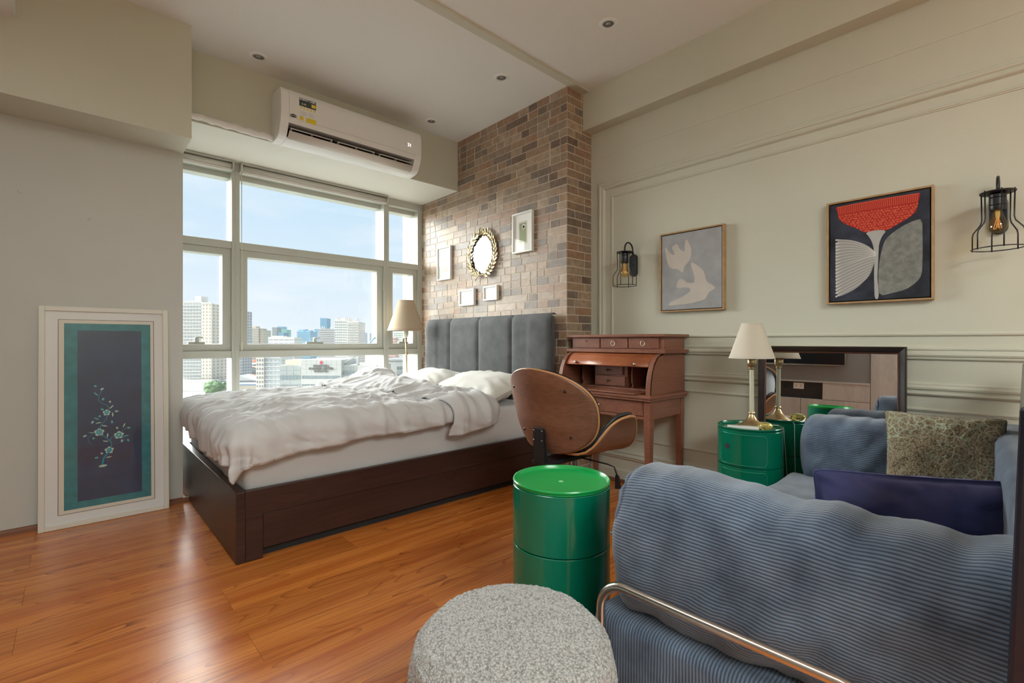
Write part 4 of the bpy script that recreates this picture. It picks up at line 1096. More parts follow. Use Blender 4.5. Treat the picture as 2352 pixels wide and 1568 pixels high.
put_text('5.10', .017, Matrix.Translation((1.190, YF - .0014, 2.705)) @ FX, mat('label_text_yellow', (.8, .7, .2), .5), lb, bold=.0004)
for k in range(5):
    c = (1.172 + k * .0225, 2.676); pts = []
    for q in range(10):
        r = .010 if q % 2 == 0 else .005; a = PI / 2 + q * PI / 5; pts.append((c[0] + r * math.cos(a), c[1] + r * math.sin(a)))
    obj('label_star', MB().prism(pts, 1, YF - .0010, YF - .0005), YEL, lb)
for k in range(5): lab('label_line', 1.165, 1.205 + .01 * (k % 2), 2.652 - k * .007, 2.6535 - k * .007, mat('label_text_grey', (.45, .45, .47), .6)); lab('label_line', 1.225, 1.255 + .015 * (k % 2), 2.652 - k * .007, 2.6535 - k * .007, MATS['label_text_grey'])
mb = MB().lathe([(0, 0), (.020, 0), (.021, .002), (0, .002)], (0, 0, 0), 24)
mb.v = [(1.120 + v[0], YF - .0005 - v[2], 2.603 + v[1] * .5) for v in mb.v]
bd = obj('brand_badge', mb, mat('badge_navy', (.012, .018, .04), .3), ac)
put_text('Carrier', .0105, Matrix.Translation((1.120, YF - .0030, 2.603)) @ FX, LW, bd, bold=.0002)
put_text('21', .036, Matrix.Translation((2.035, YF - .0006, 2.655)) @ FX, mat('digits_lit', (.9, .9, .9), .5, emit=(1, 1, 1, 1.2)), ac, name='temperature_digits')
# wrapped pipe
path = [(.50 + .56 * k / 20, 3.630 + .003 * math.sin(k), 2.492 - .012 * k / 20 + .003 * math.sin(k * 1.9)) for k in range(21)]
pp_ = tag(obj('wrapped_pipe', MB().tube(path, [.021 + .0022 * math.sin(k * 2.3) for k in range(21)], 14), mat('pipe_tape', (.76, .74, .72), .5, bump=.4, bscale=60), None, smooth=True),
          'white taped pipe running along the bulkhead to the air conditioner', 'pipe')

# ================================================================== WALL ART ON THE PANELLED WALL
def art(y1_, z0, label, w, hgt, bg):
    t = thing('canvas_print', label, 'picture', (XG, y1_ - w / 2, z0), group='framed canvases on the panelled wall')
    X0 = 2.938; a, b = y1_ - w, y1_; f = .009
    obj('frame', MB().box(X0, XG - .001, a, a + f, z0, z0 + hgt).box(X0, XG - .001, b - f, b, z0, z0 + hgt).box(X0, XG - .001, a + f, b - f, z0, z0 + f).box(X0, XG - .001, a + f, b - f, z0 + hgt - f, z0 + hgt), OAKW, t, bevel=.001)
    obj('shadow_gap', MB().box(XG - .012, XG - .003, a + f, b - f, z0 + f, z0 + hgt - f), DARKM, t)
    g = .005
    cv = obj('canvas', MB().box(2.943, XG - .004, a + f + g, b - f - g, z0 + f + g, z0 + hgt - f - g), bg, t, bevel=.001)
    return t, cv
def flat(name, pts, y1_, z0, m, parent, lay):
    x = 2.943 - .0005 * lay
    mb = MB().prism([(y1_ - p[0], z0 + p[1]) for p in pts], 0, x, x - .0004)
    o = obj(name, mb, m, parent)
    bm = bmesh.new(); bm.from_mesh(o.data); bmesh.ops.triangulate(bm, faces=[f for f in bm.faces if len(f.verts) > 4], ngon_method='EAR_CLIP'); bm.to_mesh(o.data); bm.free()
    return o
def smooth_poly(p, it=2):
    for _ in range(it):
        r = []
        for i in range(len(p)):
            a, b = p[i], p[(i + 1) % len(p)]
            r += [(.75 * a[0] + .25 * b[0], .75 * a[1] + .25 * b[1]), (.25 * a[0] + .75 * b[0], .25 * a[1] + .75 * b[1])]
        p = r
    return p
t, cv = art(1.690, 1.235, 'grey canvas print of two pale flying birds in thin oak frame', .435, .530, mat('canvas_grey', (.335, .335, .345), .85, var=.10, vscale=14, bump=.2, bscale=500))
BIRD1 = [(.045, .444), (.037, .429), (.045, .384), (.058, .324), (.079, .292), (.133, .281), (.164, .252), (.171, .261), (.174, .296), (.199, .314), (.221, .347), (.227, .397), (.211, .437), (.191, .473), (.181, .456), (.179, .423), (.181, .394), (.164, .396), (.141, .414), (.128, .45), (.102, .446), (.084, .43), (.105, .395), (.11, .378), (.089, .381), (.063, .408)]
BIRD2 = [(.216, .31), (.236, .314), (.267, .29), (.305, .253), (.314, .225), (.324, .187), (.338, .17), (.361, .159), (.379, .144), (.379, .135), (.361, .123), (.338, .113), (.328, .091), (.314, .069), (.286, .062), (.223, .049), (.149, .046), (.061, .041), (.069, .06), (.097, .073), (.149, .092), (.189, .11), (.214, .125), (.218, .143), (.211, .154), (.149, .158), (.12, .156), (.121, .182), (.133, .207), (.149, .218), (.174, .206), (.194, .185), (.238, .179), (.248, .194), (.243, .227), (.231, .266)]
BEI = mat('print_beige', (.52, .47, .42), .85, var=.05, vscale=14)
for b in (BIRD1, BIRD2): flat('bird_shape', smooth_poly(b), 1.690, 1.235, BEI, cv, 1)
t, cv = art(.713, 1.234, 'navy canvas print of a red and grey flower in thin oak frame', .428, .535, mat('canvas_navy', (.022, .026, .042), .8, var=.75, vscale=11, bump=.2, bscale=500))
RED = [(.04, .5), (.048, .507), (.111, .509), (.215, .51), (.296, .508), (.379, .507), (.376, .484), (.37, .446), (.363, .42), (.337, .397), (.306, .379), (.267, .357), (.254, .352), (.215, .36), (.162, .356), (.14, .377), (.104, .398), (.072, .422), (.053, .447), (.048, .487)]
STEM = [(.166, .356), (.215, .36), (.254, .351), (.235, .326), (.223, .29), (.221, .241), (.219, .179), (.216, .117), (.221, .075), (.222, .015), (.206, .015), (.204, .076), (.203, .139), (.205, .243), (.198, .294), (.184, .33)]
LEAF = [(.387, .384), (.358, .381), (.318, .364), (.28, .339), (.251, .311), (.24, .284), (.231, .248), (.223, .183), (.219, .125), (.221, .087), (.223, .029), (.28, .042), (.327, .054), (.364, .083), (.385, .116), (.388, .179), (.388, .297)]
FAN = [(.04, .338), (.093, .331), (.14, .313), (.178, .287), (.198, .265), (.21, .247), (.21, .222), (.201, .185), (.188, .141), (.167, .113), (.129, .074), (.086, .05), (.044, .035), (.04, .134), (.04, .243)]
GR = mat('print_grey', (.20, .205, .19), .85, var=.25, vscale=40); LG = mat('print_light_grey', (.42, .41, .395), .85, var=.06, vscale=30); WH = mat('print_white', (.66, .64, .60), .85)
flat('grey_leaf', smooth_poly(LEAF, 1), .713, 1.234, GR, cv, 1)
flat('striped_leaf', smooth_poly(FAN, 1), .713, 1.234, mat('print_mid_grey', (.33, .32, .31), .85), cv, 1)
flat('stem', smooth_poly(STEM, 1), .713, 1.234, LG, cv, 2)
flat('red_flower', RED, .713, 1.234, mat('print_red', (.42, .018, .012), .8), cv, 2)
def ribbon(pts, w):
    L_, R2 = [], []
    for i, p in enumerate(pts):
        a = pts[max(0, i - 1)]; c = pts[min(len(pts) - 1, i + 1)]; tx, ty = c[0] - a[0], c[1] - a[1]; l = math.hypot(tx, ty) or 1
        ww = w if not callable(w) else w(i / (len(pts) - 1)); L_.append((p[0] - ty / l * ww, p[1] + tx / l * ww)); R2.append((p[0] + ty / l * ww, p[1] - tx / l * ww))
    return L_, R2
mb = MB()
def add_ribbon(mb, pts, w, y1_, z0, x):
    a, b = ribbon(pts, w); n = len(a)
    mb.add([(x, y1_ - p[0], z0 + p[1]) for p in a] + [(x, y1_ - p[0], z0 + p[1]) for p in b], [(i, i + 1, n + i + 1, n + i) for i in range(n - 1)])
for k in range(18):
    f = k / 17; p0 = (.040, .336 - .298 * f)
    p2 = (.211, .247 - .030 * f) if f < .55 else (.210 - .035 * (f - .55) / .45, .230 - .105 * (f - .55) / .45)
    p1 = (.130, .335 - .235 * f) if f < .5 else (.150, .235 - .16 * (f - .5) * 2 * .85)
    pts = [((1 - s) ** 2 * p0[0] + 2 * s * (1 - s) * p1[0] + s * s * p2[0], (1 - s) ** 2 * p0[1] + 2 * s * (1 - s) * p1[1] + s * s * p2[1]) for s in [q / 14 for q in range(15)]]
    add_ribbon(mb, pts, (lambda s: .0010 + .0034 * max(0, 1 - s * 9)), .713, 1.234, 2.9415)
obj('white_brush_strokes', mb, WH, cv, kind='stuff')
mb = MB(); rnd = random.Random(4)
def inside(p, poly):
    c = False; j = len(poly) - 1
    for i in range(len(poly)):
        if (poly[i][1] > p[1]) != (poly[j][1] > p[1]) and p[0] < (poly[j][0] - poly[i][0]) * (p[1] - poly[i][1]) / (poly[j][1] - poly[i][1]) + poly[i][0]: c = not c
        j = i
    return c
for r in range(9):
    z = .362 + r * .0118
    for k in range(28):
        p = (.045 + k * .0125 + rnd.uniform(-.002, .002) + (r % 2) * .006, z + rnd.uniform(-.002, .002))
        if not inside(p, RED) or not inside((p[0], p[1] - .003), RED): continue
        a, b = rnd.uniform(.0036, .0058), rnd.uniform(.0036, .0056); n = 10; an = rnd.uniform(0, PI)
        mb.add([(2.9412, .713 - p[0] + a * math.cos(2 * PI * q / n), 1.234 + p[1] + b * math.sin(2 * PI * q / n)) for q in range(n)], [tuple(range(n))])
for k in range(40):
    x = .052 + k * .0081; add_ribbon(mb, [(x, .507), (x + .002, .49), (x + .0005 * (k % 3), .468)], .0016, .713, 1.234, 2.9412)
add_ribbon(mb, [(.045, .506), (.12, .5085), (.25, .509), (.376, .506)], .002, .713, 1.234, 2.9411)
obj('orange_brush_marks', mb, mat('print_orange', (.62, .10, .045), .8), cv, kind='stuff')

# ================================================================== SCONCES
AMBG = glassmat('amber_bulb_glass', (.95, .80, .50), .10)
def sconce(y, label):
    t = thing('wall_sconce', label, 'wall lamp', (XG, y, 1.585), group='black cage wall lamps')
    pl = [(y + .030 * math.cos(a), 1.585 + math.copysign(.050, math.sin(a)) + .030 * math.sin(a)) for a in [2 * PI * (k + .5) / 28 for k in range(28)]]
    obj('backplate', MB().prism(pl, 0, XG - .020, XG - .0005), BLACK, t, bevel=.004)
    obj('plate_screw', MB().sphere((XG - .021, y, 1.585), .006, 10, 8), BLACK, t, smooth=True)
    cx = 2.852; path = [(XG - .012, y, 1.650)]
    for k in range(13):
        a = PI * k / 12; path.append((cx + .050 + .050 * math.cos(a), y, 1.690 + .050 * math.sin(a)))
    path.append((cx, y, 1.665))
    obj('gooseneck_arm', MB().tube(path, .0055, 10), BLACK, t, smooth=True)
    obj('cage_top', MB().lathe([(0, 1.669), (.056, 1.667), (.057, 1.664), (.055, 1.661), (0, 1.661)], (cx, y, 0), 32), BLACK, t, auto=True)
    obj('socket', MB().lathe([(.020, 1.663), (.027, 1.655), (.027, 1.643), (.025, 1.641), (.027, 1.639), (.027, 1.612), (.025, 1.610), (.027, 1.608), (.027, 1.596), (.024, 1.588), (.010, 1.588)], (cx, y, 0), 28), BLACK, t, auto=True)
    bl = obj('bulb', MB().lathe([(.013, 1.590), (.017, 1.575), (.024, 1.550), (.030, 1.530), (.031, 1.516), (.026, 1.502), (.014, 1.494), (.0005, 1.492)], (cx, y, 0), 28), AMBG, t, smooth=True)
    obj('bulb_stem', MB().lathe([(.008, 1.59), (.007, 1.565), (.003, 1.545), (.002, 1.515)], (cx, y, 0), 12), mat('bulb_stem', (.75, .68, .52), .3), bl, smooth=True)
    for k in range(4):
        a = k * PI / 2 + .4; obj('filament', MB().tube([(cx + .004 * math.cos(a), y + .004 * math.sin(a), 1.553), (cx + .013 * math.cos(a), y + .013 * math.sin(a), 1.513)], .0012, 6), mat('filament', (.75, .33, .08), .4, emit=(1, .45, .10, .25)), bl)
    for k in range(6):
        a = k * PI / 3 + .25; ca, sa = math.cos(a), math.sin(a)
        pt = [(.052, 1.672), (.050, 1.555), (.054, 1.538), (.078, 1.505), (.081, 1.490), (.081, 1.426)]
        obj('cage_wire', MB().tube([(cx + r * ca, y + r * sa, z) for r, z in pt], .0026, 7), BLACK, t, smooth=True)
    obj('cage_ring', MB().tube([(cx + .081 * math.cos(2 * PI * q / 36), y + .081 * math.sin(2 * PI * q / 36), 1.430) for q in range(36)], .0024, 7, closed=True), BLACK, t, smooth=True)
sconce(1.912, 'black cage wall lamp between moulding corner and bird print')
sconce(.075, 'black cage wall lamp beside the red flower print')

# ================================================================== MIRROR LEANING ON THE WALL
lm = thing('leaning_mirror', 'rectangular mirror in dark brown frame leaning on the panelled wall', 'mirror', (2.912, .7125, 0), (0, math.radians(1.5), math.radians(.85)))
mw, mh_, fw = .332, 1.012, .036
def lmo(name, mb, m, **k): return obj(name, mb, m, lm, local=True, **k)
prof_f = [(0, 0), (0, .022), (.006, .028), (.022, .020), (.030, .014)]
def ringframe(y, z0, z1, prf):
    rings = [[(-hh, -y + i, z0 + i), (-hh, y - i, z0 + i), (-hh, y - i, z1 - i), (-hh, -y + i, z1 - i)] for i, hh in prf]
    vs = [p for q in rings for p in q]; fs = []
    for j in range(len(rings) - 1):
        for k in range(4): fs.append((4 * j + k, 4 * j + (k + 1) % 4, 4 * j + 4 + (k + 1) % 4, 4 * j + 4 + k))
    return MB().add(vs, fs)
lmo('frame', ringframe(mw, 0, mh_, prof_f), DARKFR)
lmo('inner_lip', ringframe(mw - .030, .030, mh_ - .030, [(0, .014), (.002, .016), (.006, .011), (.007, .005)]), mat('lip_brown', (.12, .045, .025), .4))
lmo('mirror_glass', MB().box(-.006, -.004, -mw + .034, mw - .034, .034, mh_ - .034), CHROME)
lmo('backing', MB().box(-.0035, .004, -mw + .003, mw - .003, .003, mh_ - .003), BLACK)

# ================================================================== PICTURES AND MIRROR ON THE BRICK WALL
PAPER = mat('mat_board', (.78, .765, .74), .8)
def small_frame(y0_, y1_, z0, z1, label, fw_, kind):
    t = thing('picture_frame', label, 'picture', (XB, (y0_ + y1_) / 2, z0), group='small white frames on the brick wall')
    X0, X1 = XB - .030, XB - .001
    obj('frame', MB().box(X0, X1, y0_, y0_ + fw_, z0, z1).box(X0, X1, y1_ - fw_, y1_, z0, z1).box(X0, X1, y0_ + fw_, y1_ - fw_, z0, z0 + fw_).box(X0, X1, y0_ + fw_, y1_ - fw_, z1 - fw_, z1), WHITEF, t, bevel=.0015)
    obj('mat_board', MB().box(XB - .014, XB - .004, y0_ + fw_, y1_ - fw_, z0 + fw_, z1 - fw_), PAPER, t)
    if kind:
        my, mz = (y1_ - y0_) * .28, (z1 - z0) * .22
        pr = obj('print', MB().box(XB - .0146, XB - .014, y0_ + my, y1_ - my, z0 + mz, z1 - mz), mat('print_cream', (.62, .58, .48), .8) if kind == 2 else mat('print_pale', (.70, .68, .64), .8), t)
        cy_, cz = (y0_ + y1_) / 2, (z0 + z1) / 2
        if kind == 2:
            obj('print_ground', MB().box(XB - .0150, XB - .0146, y0_ + my + .012, y1_ - my - .012, z0 + mz + .014, z1 - mz - .014), mat('print_olive', (.30, .33, .20), .8), pr)
            for k in range(5):
                a = k * 2 * PI / 5; obj('printed_petal', MB().prism([(cy_ - .01 + .012 * math.cos(a) + .012 * math.cos(q), cz + .045 + .012 * math.sin(a) + .012 * math.sin(q)) for q in [2 * PI * w / 10 for w in range(10)]], 0, XB - .0154, XB - .0150), mat('print_petal', (.72, .72, .66), .8), pr)
        else:
            obj('print_ground', MB().box(XB - .0150, XB - .0146, y0_ + my + .01, y1_ - my - .01, z0 + mz + .01, z1 - mz - .02), mat('print_sketch', (.62, .61, .58), .8, var=.15, vscale=40), pr)
    obj('glazing', MB().box(XB - .0205, XB - .0195, y0_ + fw_, y1_ - fw_, z0 + fw_, z1 - fw_), PICG, t)
small_frame(3.742, 3.972, 1.637, 1.963, 'upright white frame with pale sketch between window and wreath mirror', .014, 1)
small_frame(2.640, 2.870, 1.755, 2.081, 'upright white frame with flower print near the brick corner', .014, 2)
small_frame(3.380, 3.606, 1.367, 1.517, 'small wide white frame under the wreath mirror, on its window side', .016, 0)
small_frame(3.062, 3.246, 1.394, 1.521, 'smallest white frame under the wreath mirror, on its corner side', .014, 0)
GILT = mat('antique_gilt', (.30, .235, .14), .45, metal=1)
wm = thing('wreath_mirror', 'oval mirror in a gilt laurel wreath frame on the brick wall', 'mirror', (XB, 3.268, 1.62))
WC = (3.268, 1.815); WA, WB_ = .172, .182
el = lambda a, r=1, dx=0: (XB - .018 - dx, WC[0] + WA * r * math.cos(a), WC[1] + WB_ * r * math.sin(a))
mb = MB(); n = 48
mb.add([el(2 * PI * k / n, 1.0) for k in range(n)], [tuple(range(n))]); obj('mirror_glass', mb, CHROME, wm)
obj('backing', MB().prism([(WC[0] + WA * 1.03 * math.cos(2 * PI * k / n), WC[1] + WB_ * 1.03 * math.sin(2 * PI * k / n)) for k in range(n)], 0, XB - .0175, XB - .001), GILT, wm)
obj('branch', MB().tube([el(-PI / 2 - .35 + (PI + .15) * k / 30, 1.04, .006) for k in range(31)], .0042, 8), GILT, wm, smooth=True)
obj('branch', MB().tube([el(-PI / 2 + .35 - (PI + .15) * k / 30, 1.04, .009) for k in range(31)], .0042, 8), GILT, wm, smooth=True)
obj('ribbon_end', MB().tube([(XB - .028, WC[0] + .02, WC[1] - .19), (XB - .03, WC[0] + .06, WC[1] - .20), (XB - .03, WC[0] + .085, WC[1] - .235)], .0035, 6), GILT, wm, smooth=True)
obj('ribbon_end', MB().tube([(XB - .03, WC[0] - .02, WC[1] - .19), (XB - .03, WC[0] - .05, WC[1] - .205), (XB - .03, WC[0] - .075, WC[1] - .225)], .0035, 6), GILT, wm, smooth=True)
lf = MB()
P = [(0, 0), (.35, .30), (.6, .32), (.85, .18), (1, 0)]
lf.add([(0, 0, 0), (.35, .30, .06), (.62, .32, .07), (.86, .17, .04), (1, 0, -.02), (.86, -.17, .04), (.62, -.32, .07), (.35, -.30, .06), (.35, 0, -.04), (.62, 0, -.05), (.86, 0, -.03)],
       [(0, 8, 1), (1, 8, 9, 2), (2, 9, 10, 3), (3, 10, 4), (0, 7, 8), (7, 6, 9, 8), (6, 5, 10, 9), (5, 4, 10)])
lme = lf.mesh('leaf', smooth=True); lme.materials.append(GILT); rnd = random.Random(11)
for br in (1, -1):
    for k in range(16):
        a = -PI / 2 + br * (.20 + k * .185)
        for sd in (1, -1):
            tang = a + br * PI / 2; ang_ = tang - br * sd * rnd.uniform(.45, .75)
            p = el(a, 1.04, .010)
            L_ = rnd.uniform(.054, .068)
            # local x along (y,z) direction, normal toward -x
            d = Vector((rnd.uniform(-.25, .05), math.cos(ang_), math.sin(ang_))).normalized(); nrm = Vector((-1, rnd.uniform(-.25, .25), rnd.uniform(-.25, .25)))
            nrm = (nrm - d * nrm.dot(d)).normalized(); b_ = nrm.cross(d)
            M = Matrix((d, b_, nrm)).transposed().to_4x4(); M.translation = Vector(p) - Vector(ORIG[wm.name])
            o = bpy.data.objects.new('leaf', lme); COL.objects.link(o); o.parent = wm
            o.matrix_local = M @ Matrix.Diagonal((L_, L_ * .72, L_, 1))

# ================================================================== FRAMED EMBROIDERY ON THE FLOOR
fp = thing('floor_picture', 'tall white framed blue silk embroidery leaning against the grey column', 'picture', (-.142, 3.612, .001), (-math.atan2(.066, 1.235), 0, 0))
PWD, PHT = .580, 1.236
def fpo(name, mb, m, parent=None, **k): return obj(name, mb, m, parent or fp, local=True, **k)
def rect(x0, x1, z0, z1, y): return MB().box(x0, x1, y - .0004, y, z0, z1)
fw = .026
fpo('frame', MB().box(0, fw, 0, .028, 0, PHT).box(PWD - fw, PWD, 0, .028, 0, PHT).box(fw, PWD - fw, 0, .028, 0, fw).box(fw, PWD - fw, 0, .028, PHT - fw, PHT), mat('frame_cream', (.70, .675, .60), .4), bevel=.002)
mbd = fpo('mat_board', MB().box(fw, PWD - fw, .012, .024, fw, PHT - fw), mat('mat_white', (.74, .735, .73), .8))
fpo('mat_line', rect(.078, .510, .072, PHT - .072, .012), mat('mat_line_black', (.03, .028, .03), .7), mbd)
fpo('inner_mat', rect(.0805, .5075, .0745, PHT - .0745, .0116), mat('mat_cream', (.68, .63, .54), .8), mbd)
tl = fpo('teal_silk_border', rect(.103, .492, .094, PHT - .094, .0112), mat('teal_silk', (.018, .175, .205), .55, var=.18, vscale=25))
nv = fpo('navy_silk_panel', rect(.159, .447, .132, PHT - .134, .0106), mat('navy_silk', (.012, .028, .085), .5, var=.25, vscale=9))
TEALT = mat('thread_teal', (.03, .30, .42), .6); PALE = mat('thread_pale', (.42, .58, .50), .6); MIDT = mat('thread_mid', (.10, .42, .46), .6)
EY = .0096
def zz(z): return z
def stem_(pts, r0, r1, m):
    # smooth polyline
    pts = [Vector((p[0], EY, p[1])) for p in pts]; out = []
    for i in range(len(pts) - 1):
        p0, p1, p2, p3 = pts[max(0, i - 1)], pts[i], pts[i + 1], pts[min(len(pts) - 1, i + 2)]
        for q in range(6):
            s = q / 6; out.append(.5 * ((2 * p1) + (p2 - p0) * s + (2 * p0 - 5 * p1 + 4 * p2 - p3) * s * s + (3 * p1 - p0 - 3 * p2 + p3) * s ** 3))
    out.append(pts[-1]); n_ = len(out)
    fpo('stitched_stem', MB().tube([tuple(p) for p in out], [r0 + (r1 - r0) * k / (n_ - 1) for k in range(n_)], 6), m, nv, smooth=True)
stem_([(.266, .323), (.272, .358), (.287, .381), (.296, .401)], .0062, .0035, TEALT)
for pts, r in (([(.296, .401), (.307, .427), (.3, .454), (.269, .488), (.252, .511)], .0024), ([(.3, .454), (.306, .472), (.32, .478), (.34, .483)], .0016), ([(.252, .511), (.255, .539), (.269, .563), (.286, .591), (.285, .621)], .0022),
               ([(.285, .621), (.294, .646), (.283, .666), (.263, .679), (.249, .698), (.251, .717), (.263, .753)], .0016), ([(.227, .503), (.208, .489), (.205, .468), (.222, .442)], .0012), ([(.34, .483), (.364, .514), (.384, .521)], .0012), ([(.349, .478), (.364, .46), (.361, .442)], .0012)):
    stem_(pts, r, r * .7, TEALT)
def ell(cx, cz, a, b, rot, y, n=14):
    return MB().add([(cx + a * math.cos(t) * math.cos(rot) - b * math.sin(t) * math.sin(rot), y, cz + a * math.cos(t) * math.sin(rot) + b * math.sin(t) * math.cos(rot)) for t in [2 * PI * q / n for q in range(n)]], [tuple(range(n))])
for (x, z), r in zip([(.285, .621), (.252, .511), (.340, .483), (.296, .401)], (.017, .022, .022, .020)):
    fc = fpo('stitched_flower', ell(x, z, r * .62, r * .62, 0, EY - .0006), TEALT, nv)
    for k in range(5):
        a = PI / 2 + k * 2 * PI / 5; fpo('petal', ell(x + r * .62 * math.cos(a), z + r * .62 * math.sin(a), r * .44, r * .42, a, EY - .0004), PALE, fc)
    fpo('flower_centre', ell(x, z, r * .20, r * .20, 0, EY - .0010), PALE, fc)
for k, (x, z) in enumerate([(.235, .779), (.265, .76), (.269, .701), (.3, .683), (.266, .641), (.33, .624), (.254, .603), (.223, .572), (.309, .564), (.332, .526), (.386, .52), (.19, .497), (.227, .479), (.354, .447), (.383, .447), (.263, .387), (.24, .366)]):
    b = fpo('stitched_bud', ell(x, z, .0085 if k % 3 else .006, .005, .6 * k, EY - .0004), PALE if k % 2 else MIDT, nv)
    if k % 3: fpo('bud_calyx', ell(x + .003, z - .003, .005, .003, .6 * k, EY - .0008), TEALT, b)
for k, (x, z) in enumerate([(.238, .733), (.307, .652), (.312, .607), (.24, .59), (.249, .565), (.275, .545), (.219, .512), (.289, .488), (.364, .538), (.373, .474), (.294, .361), (.28, .455)]):
    fpo('stitched_leaf', ell(x, z, .013, .003, (2.3, .8, 1.6, 2.6, .1, 2.9, 2.9, 1.5, 1.2, .1, .1, 2.9)[k], EY - .0004), PALE if k % 3 else MIDT, nv)
fpo('stitched_mound', ell(.268, .315, .019, .007, .05, EY - .0005), PALE, nv)
fpo('glazing', MB().box(fw, PWD - fw, .0060, .0066, fw, PHT - fw), PICG)

# ================================================================== SMALL THINGS
tag(obj('power_cord', MB().tube([(2.76, .985, .585), (2.80, .90, .583), (2.825, .885, .57), (2.842, .872, .30), (2.85, .86, .05), (2.85, .80, .008), (2.86, .70, .006)], .0018, 6), IVORY, None, smooth=True), 'thin white lamp cord hanging down beside the green unit', 'cord')
tag(obj('window_strap', MB().tube([(2.150, 4.385, 1.025), (2.165, 4.36, 1.05), (2.182, 4.345, 1.075), (2.20, 4.345, 1.068)], .007, 8), mat('blue_plastic', (.10, .30, .48), .4), None, smooth=True), 'small light blue plastic strap tied at the window sash corner', 'strap')
sl = thing('soffit_fill_housing', 'long white added fill lamp under the lowered soffit by the television', 'ceiling light', (-.55, 1.2, 2.632))  # made-up housing for the fill light added under the soffit
obj('housing', MB().box(-.71, -.39, .39, 2.01, 2.610, 2.631), WHITE, sl, bevel=.004)
cl = thing('rear_fill_housing', 'flat white square added fill lamp on the ceiling behind the sofa', 'ceiling light', (.05, -2.3, 2.944))  # invented fixture around the added rear fill light
obj('housing', MB().box(-.77, .87, -3.12, -1.48, 2.875, 2.943), WHITE, cl, bevel=.01)
for x, z in ((-.214, 1.85), (.068, 1.75)): obj('wall_anchor', MB().sphere((x, YCOL - .001, z), (.008, .004, .008), 10, 8), WALLG, bpy.data.objects['wall_column'], smooth=True)

# ================================================================== THE CITY OUTSIDE
GZ = -42.0
FWD = Vector((math.cos(YAW), math.sin(YAW), 0)); RGT = Vector((math.sin(YAW), -math.cos(YAW), 0))
CITY_ROT = YAW - PI / 2
gm = mat('city_ground', (.30, .31, .28), .9, var=.35, vscale=.02)
struct('ground', MB().box(-6000, 6000, 12, 7000, GZ - 1, GZ), gm)
BWHITE = mat('concrete_white', (0.60, 0.585, 0.55), .7); BGREY = mat('concrete_grey', (0.34, 0.34, 0.34), .7); BBEI = mat('concrete_beige', (0.46, 0.41, 0.34), .7)
WIN = mat('facade_window', (.16, .19, .21), .25); WINB = mat('facade_glass_blue', (.20, .33, .43), .2); SLABM = mat('slab_grey', (.42, .43, .45), .7)
GLB = mat('tower_glass_blue', (.28, .42, .52), .25); GLG = mat('tower_glass_green', (.28, .45, .40), .25)
def px_x(p): return (p - 1176) / FPX
def ztop(y, D): return CAMH - (y - 782.93) / FPX * D
def building(label, p0, p1, yt, D, depth=22, body=BWHITE, win=WIN, fh=3.2, cols=10, ww=.55, wh=.5, roof=None, slabs=False, turn=0, name='apartment_tower', group='city buildings beyond the window', into=None, zbase=GZ, crown=None, cat='building'):
    W = (p1 - p0) / FPX * D; r = ((p0 + p1) / 2 - 1176) / FPX * D; zt = ztop(yt, D)
    loc = FWD * D + RGT * r; loc.z = zbase
    if into: t = into; ox, oy = r - into['_r'], D - into['_d']
    else: t = thing(name, label, cat, tuple(loc), (0, 0, CITY_ROT + turn), group); ox = oy = 0; t['_r'] = r; t['_d'] = D
    def pobj(n_, mb_, m_, kind=None): mb_.v = [(v[0] + ox, v[1] + oy, v[2]) for v in mb_.v]; return obj(n_, mb_, m_, t, kind=kind, local=True)
    H = zt - zbase
    pobj('walls', MB().box(-W / 2, W / 2, 0, depth, 0, H), body)
    nf = int(H / fh); zv = max(0, int((max(zbase, ztop(915, D)) - zbase) / fh) - 1)
    mb = MB(); sb = MB(); cw = W / cols
    for k in range(zv, nf):
        z = H - (nf - k) * fh
        for c in range(cols):
            x = -W / 2 + cw * (c + .5)
            mb.box(x - cw * ww / 2, x + cw * ww / 2, -.25, .1, z + fh * .25, z + fh * (.25 + wh))
        if slabs: sb.box(-W / 2 - .1, W / 2 + .1, -1.0, 0, z - .1, z + fh * .16)
    # side facade seen at an angle
    sx = -W / 2 if r > 0 else W / 2
    for k in range(zv, nf):
        z = H - (nf - k) * fh
        for c in range(max(2, int(depth / 5))):
            y = (c + .5) * depth / max(2, int(depth / 5)); mb.box(min(sx, sx * 1.0) - .2, sx + .2, y - 1.2, y + 1.2, z + fh * .25, z + fh * (.25 + wh))
    if mb.v: pobj('windows', mb, win, kind='stuff')
    if sb.v: pobj('balcony_slabs', sb, SLABM if slabs is True else slabs, kind='stuff')
    if roof:
        for (a, b, hh) in roof: pobj('roof_block', MB().box(-W / 2 + W * a, -W / 2 + W * b, depth * .2, depth * .7, H, H + hh), body)
    pobj('parapet', MB().box(-W / 2 - .3, W / 2 + .3, -.3, .3, H - .2, H + 1.1), body)
    if crown:
        for k in range(crown):
            x = -W / 2 + W * (k + .5) / crown; pobj('roof_fin', MB().box(x - .25, x + .25, 0, 3, H + 1, H + 3.5 + 2 * math.sin(k * 1.3)), BWHITE)
    return t
bt = building('tall white apartment tower with balcony rows behind the column-side pane', 400, 463, 694, 430, 20, BWHITE, mat('balcony_shade', (.36, .38, .40), .7), 3.0, 9, .62, .5, [(.66, .88, 6)], slabs=BWHITE)
building('narrow sunlit white wing of the tall apartment tower', 463, 486, 697, 428, 24, mat('concrete_sunny', (0.6, 0.57, 0.51), .7), mat('window_ochre', (.45, .36, .26), .6), 3.0, 3, .25, .5, into=bt)
